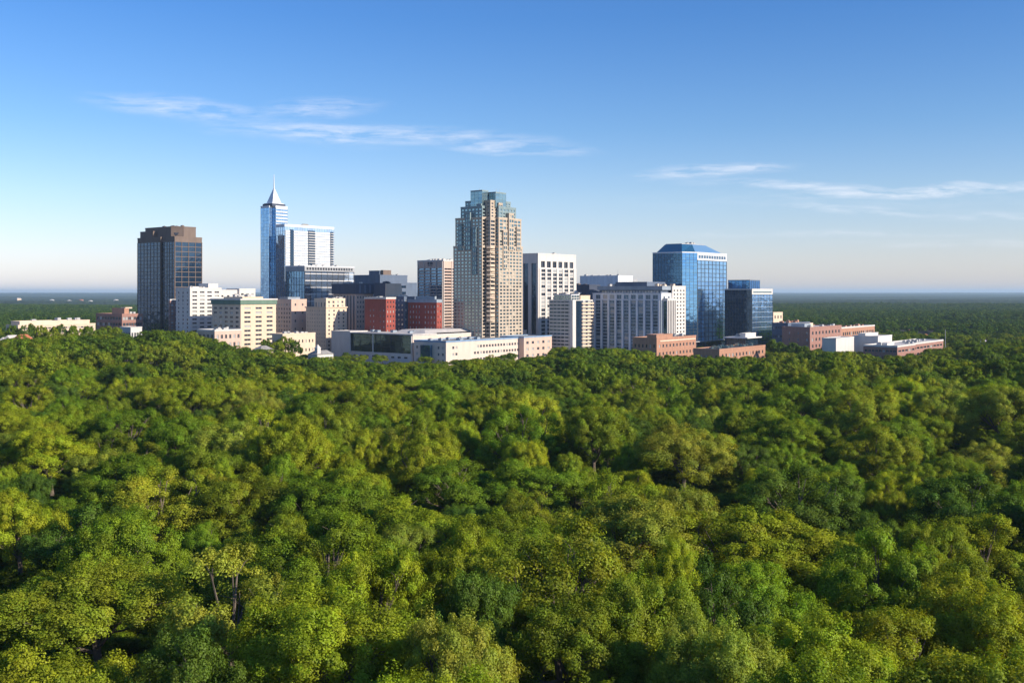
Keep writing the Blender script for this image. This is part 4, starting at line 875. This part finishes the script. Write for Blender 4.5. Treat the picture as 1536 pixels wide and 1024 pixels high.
for k, (x, y, z, hgt, r, tn) in enumerate(ind):
    sparse = tn in 'PD'; T_ = TONE[{'P': 'p', 'D': 'd'}.get(tn, tn)]
    pv = tr.choice([8, 9]) if (sparse or tr.random() < .06) else tr.randrange(8)
    cm_, tm, R0 = NEAR[pv]; px = CX + x / y * F
    lm = next(s for lim, s in LM if px < lim); c = cnt.get(lm, 0); cnt[lm] = c + 1
    e = bpy.data.objects.new('broadleaf_tree', None); COL.objects.link(e); e.location = (x, y, z); e.rotation_euler = (0, 0, tr.uniform(0, 6.28)); sx = r / R0
    e.scale = (sx * tr.uniform(.93, 1.07), sx * tr.uniform(.93, 1.07), hgt / 18.0)
    look = ('thin ' if pv >= 8 else 'broad ' if r > 10.5 else 'small ' if r < 7.5 else 'round ') + T_[1]
    e['label'] = '%s tree, %s %s' % (look, ORD[c], lm); e['category'] = 'tree'; e['group'] = 'broadleaf trees of the foreground forest'
    for nm, ms in (('crown', cm_), ('trunk', tm)):
        o = bpy.data.objects.new(nm, ms); COL.objects.link(o); o.parent = e
        j = tr.uniform(.85, 1.15); o.color = (T_[0][0] * j * tr.uniform(.92, 1.1), T_[0][1] * j, T_[0][2] * j, 1)
def rec(x, y, z, hgt, r, nv): return (x, y, z, tr.uniform(0, 6.28), r / 7.5, hgt / 18.0, tr.randrange(nv))
pts = [rec(x, y, z, hgt, r, 8) for (x, y, z, hgt, r, tn) in rest]
for _ in range(5200):                                                  # understorey filling the gaps between the big crowns
    y = math.sqrt(tr.uniform(60 ** 2, 640 ** 2)); x = tr.uniform(-1, 1) * (y * .56 + 20); pts.append(rec(x, y, float(ground(x, y)), tr.uniform(5, 8), tr.uniform(4, 6), 8))
# street and garden trees standing among the buildings
foot = [(b_.C, b_.u, b_.v, b_.b, b_.a) for b_ in BL]
def inb(x, y, pad=3):
    for (C, u, v, b_, a) in foot:
        dx, dy = x - C[0], y - C[1]; lx = dx * u[0] + dy * u[1]; ly = dx * v[0] + dy * v[1]
        if -pad - 3 < lx < b_ + pad and -pad - 3 < ly < a + pad: return True
    return False
for (px, py, Y, r) in [(228, 497, 860, 9), (245, 499, 850, 8), (262, 498, 845, 8), (280, 501, 840, 7), (214, 503, 850, 7), (160, 488, 860, 8), (150, 492, 850, 7), (173, 490, 855, 7), (120, 492, 880, 6), (60, 487, 860, 6), (38, 489, 850, 7), (92, 485, 855, 5), (78, 489, 850, 6), (108, 487, 855, 5), (20, 487, 850, 6), (132, 487, 855, 6), (48, 484, 862, 4), (428, 503, 835, 8), (443, 510, 830, 6), (415, 512, 830, 7), (400, 508, 835, 5), (835, 521, 845, 7), (846, 519, 850, 7), (1190, 513, 850, 7), (1170, 512, 860, 7), (1205, 518, 840, 6), (1160, 508, 900, 6), (1228, 522, 838, 6), (1300, 530, 830, 5), (1440, 512, 860, 8), (1462, 510, 870, 8), (1425, 520, 850, 7), (350, 520, 838, 5), (1010, 533, 800, 5)]:
    x = PX(px, Y)
    if inb(x, Y, 0): continue
    z = float(ground(x, Y)); pts.append(rec(x, Y, z, max(6, PZ(py, Y) - z), r, 7))
for _ in range(5200):
    y = tr.uniform(850, 1300); x = tr.uniform(-y * .56, y * .56); r = tr.uniform(4.5, 8)
    px = CX + x / y * F
    if px < 140 and tr.random() < .45: continue
    if 205 < px < 1165 and tr.random() < .8: continue
    if inb(x, y) or near(x, y, r) or blocks_house(x, y, r): continue
    gz = float(ground(x, y)); hgt = tr.uniform(9, 15)
    if px < 205: lim = H - (484 + tr.uniform(0, 7) - HY) / F * y if y < 930 else 99
    elif 1165 < px < 1425: lim = H - (522 - HY) / F * y if y < 930 else H - (497 - HY) / F * y
    elif px >= 1425: lim = 99
    else: lim = 9
    hgt = min(hgt, lim - gz)
    if hgt < 4: continue
    put(x, y, r); pts.append(rec(x, y, gz, hgt, r, 7))
forest('forest', pts, MID)
rg = np.random.default_rng(3); N = 46000
yy = np.sqrt(rg.uniform(1250 ** 2, 4300 ** 2, N)); xx = rg.uniform(-1, 1, N) * (yy * .57 + 30)
clear = np.sin(xx / 160 + 2 * np.sin(yy / 330)) * np.sin(yy / 210 + xx / 500)
kp = (clear < .93) & np.array([not blocks_house(a_, b_, 5) for a_, b_ in zip(xx, yy)]); xx, yy = xx[kp], yy[kp]; zz_ = ground(xx, yy); n_ = len(xx)
hs = rg.uniform(.55, .95, n_) + .1 * np.sin(xx / 90) * np.sin(yy / 70)
ar = np.stack([xx, yy, zz_, rg.uniform(0, 6.28, n_), rg.uniform(.8, 1.25, n_), hs, rg.integers(0, 5, n_)], 1)
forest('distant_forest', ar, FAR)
# the forest beyond four kilometres as one rough canopy sheet
m = bpy.data.materials.new('far canopy'); m.use_nodes = True; t = NT(m.node_tree); p = m.node_tree.nodes['Principled BSDF']
g = t.new('ShaderNodeNewGeometry'); n = t.new('ShaderNodeTexNoise'); n.inputs['Scale'].default_value = .004; n.inputs['Detail'].default_value = 10; n.inputs['Roughness'].default_value = .7; t.link(g.outputs['Position'], n.inputs['Vector'])
cr = t.new('ShaderNodeValToRGB'); t.link(n.outputs[0], cr.inputs[0]); cr.color_ramp.elements[0].position = .35; cr.color_ramp.elements[0].color = (.018, .036, .026, 1); cr.color_ramp.elements[1].position = .65; cr.color_ramp.elements[1].color = (.055, .085, .045, 1)  # greens cooled and darkened, bluish distance painted into the canopy
t.link(cr.outputs[0], p.inputs['Base Color']); p.inputs['Roughness'].default_value = 1; p.inputs['Specular IOR Level'].default_value = .1
ys = np.geomspace(4150, 58000, 330); nc = 700; V = np.zeros((len(ys), nc, 3))
for i, y in enumerate(ys):
    xs = np.linspace(-1, 1, nc) * (y * .62 + 50); V[i, :, 0] = xs; V[i, :, 1] = y + rg.uniform(-.3, .3, nc) * y * .008; V[i, :, 2] = ground(xs, np.full(nc, y)) + rg.uniform(5, 15, nc)
V[0, :, 2] -= 14
o = bpy.data.objects.new('distant_canopy', grid_mesh('distant_canopy', V, len(ys), nc, m)); COL.objects.link(o); o['kind'] = 'stuff'
# far houses and sheds between the trees
for k, (X, Y, zt, wd, mt) in enumerate(HP):
    px = HS[k][0]; g0 = float(ground(X, Y)); e = bpy.data.objects.new('house', None); COL.objects.link(e); e.location = (X, Y, g0); e.rotation_euler = (0, 0, R(52 + (k * 37) % 40))
    ht = max(5, zt - g0); zr = ht * .62 if ht < 12 else ht - 4; b = MB(); b.box(-wd / 2, -wd / 3, 0, wd / 2, wd / 3, zr); b.build('wall', M['white' if mt in ('terracotta', 'brick') else mt], e)
    b = MB(); b.frustum([(-wd / 2 - .5, -wd / 3 - .5), (wd / 2 + .5, -wd / 3 - .5), (wd / 2 + .5, wd / 3 + .5), (-wd / 2 - .5, wd / 3 + .5)], [(-wd / 2.6, -.1), (wd / 2.6, -.1), (wd / 2.6, .1), (-wd / 2.6, .1)], zr + .01, ht + .3); b.build('roof', M['terracotta' if mt in ('terracotta', 'brick', 'orange') else 'roofpale'], e)
    left = px < 760; n_s = sum(1 for q in sorted(HS) if (q[0] < 760) == left and q[0] < px)
    e['label'] = '%s house, %s from the left among far trees %s' % ({'terracotta': 'red roofed', 'white': 'white', 'pale': 'pale grey', 'tan': 'tan', 'cream': 'cream', 'pink': 'pinkish', 'orange': 'orange roofed', 'brick': 'brick'}[mt], ORD[n_s].replace(' nearest', '').replace('nearest', 'first'), 'left of the brown tower' if left else 'at right')
    e['category'] = 'house'; e['group'] = 'far houses among the trees'
# ------------------------------------------------------------------ haze
m = bpy.data.materials.new('haze'); m.use_nodes = True; t = NT(m.node_tree); t.n.clear()
v = t.new('ShaderNodeVolumePrincipled'); v.inputs['Color'].default_value = (.60, .80, 1.0, 1); v.inputs['Density'].default_value = 3.8e-5; v.inputs['Anisotropy'].default_value = .1
o_ = t.new('ShaderNodeOutputMaterial'); t.link(v.outputs[0], o_.inputs['Volume'])
b = MB(); b.box(-70000, -1500, -17, 70000, 62000, 196); o = b.build('haze', m); o['kind'] = 'stuff'
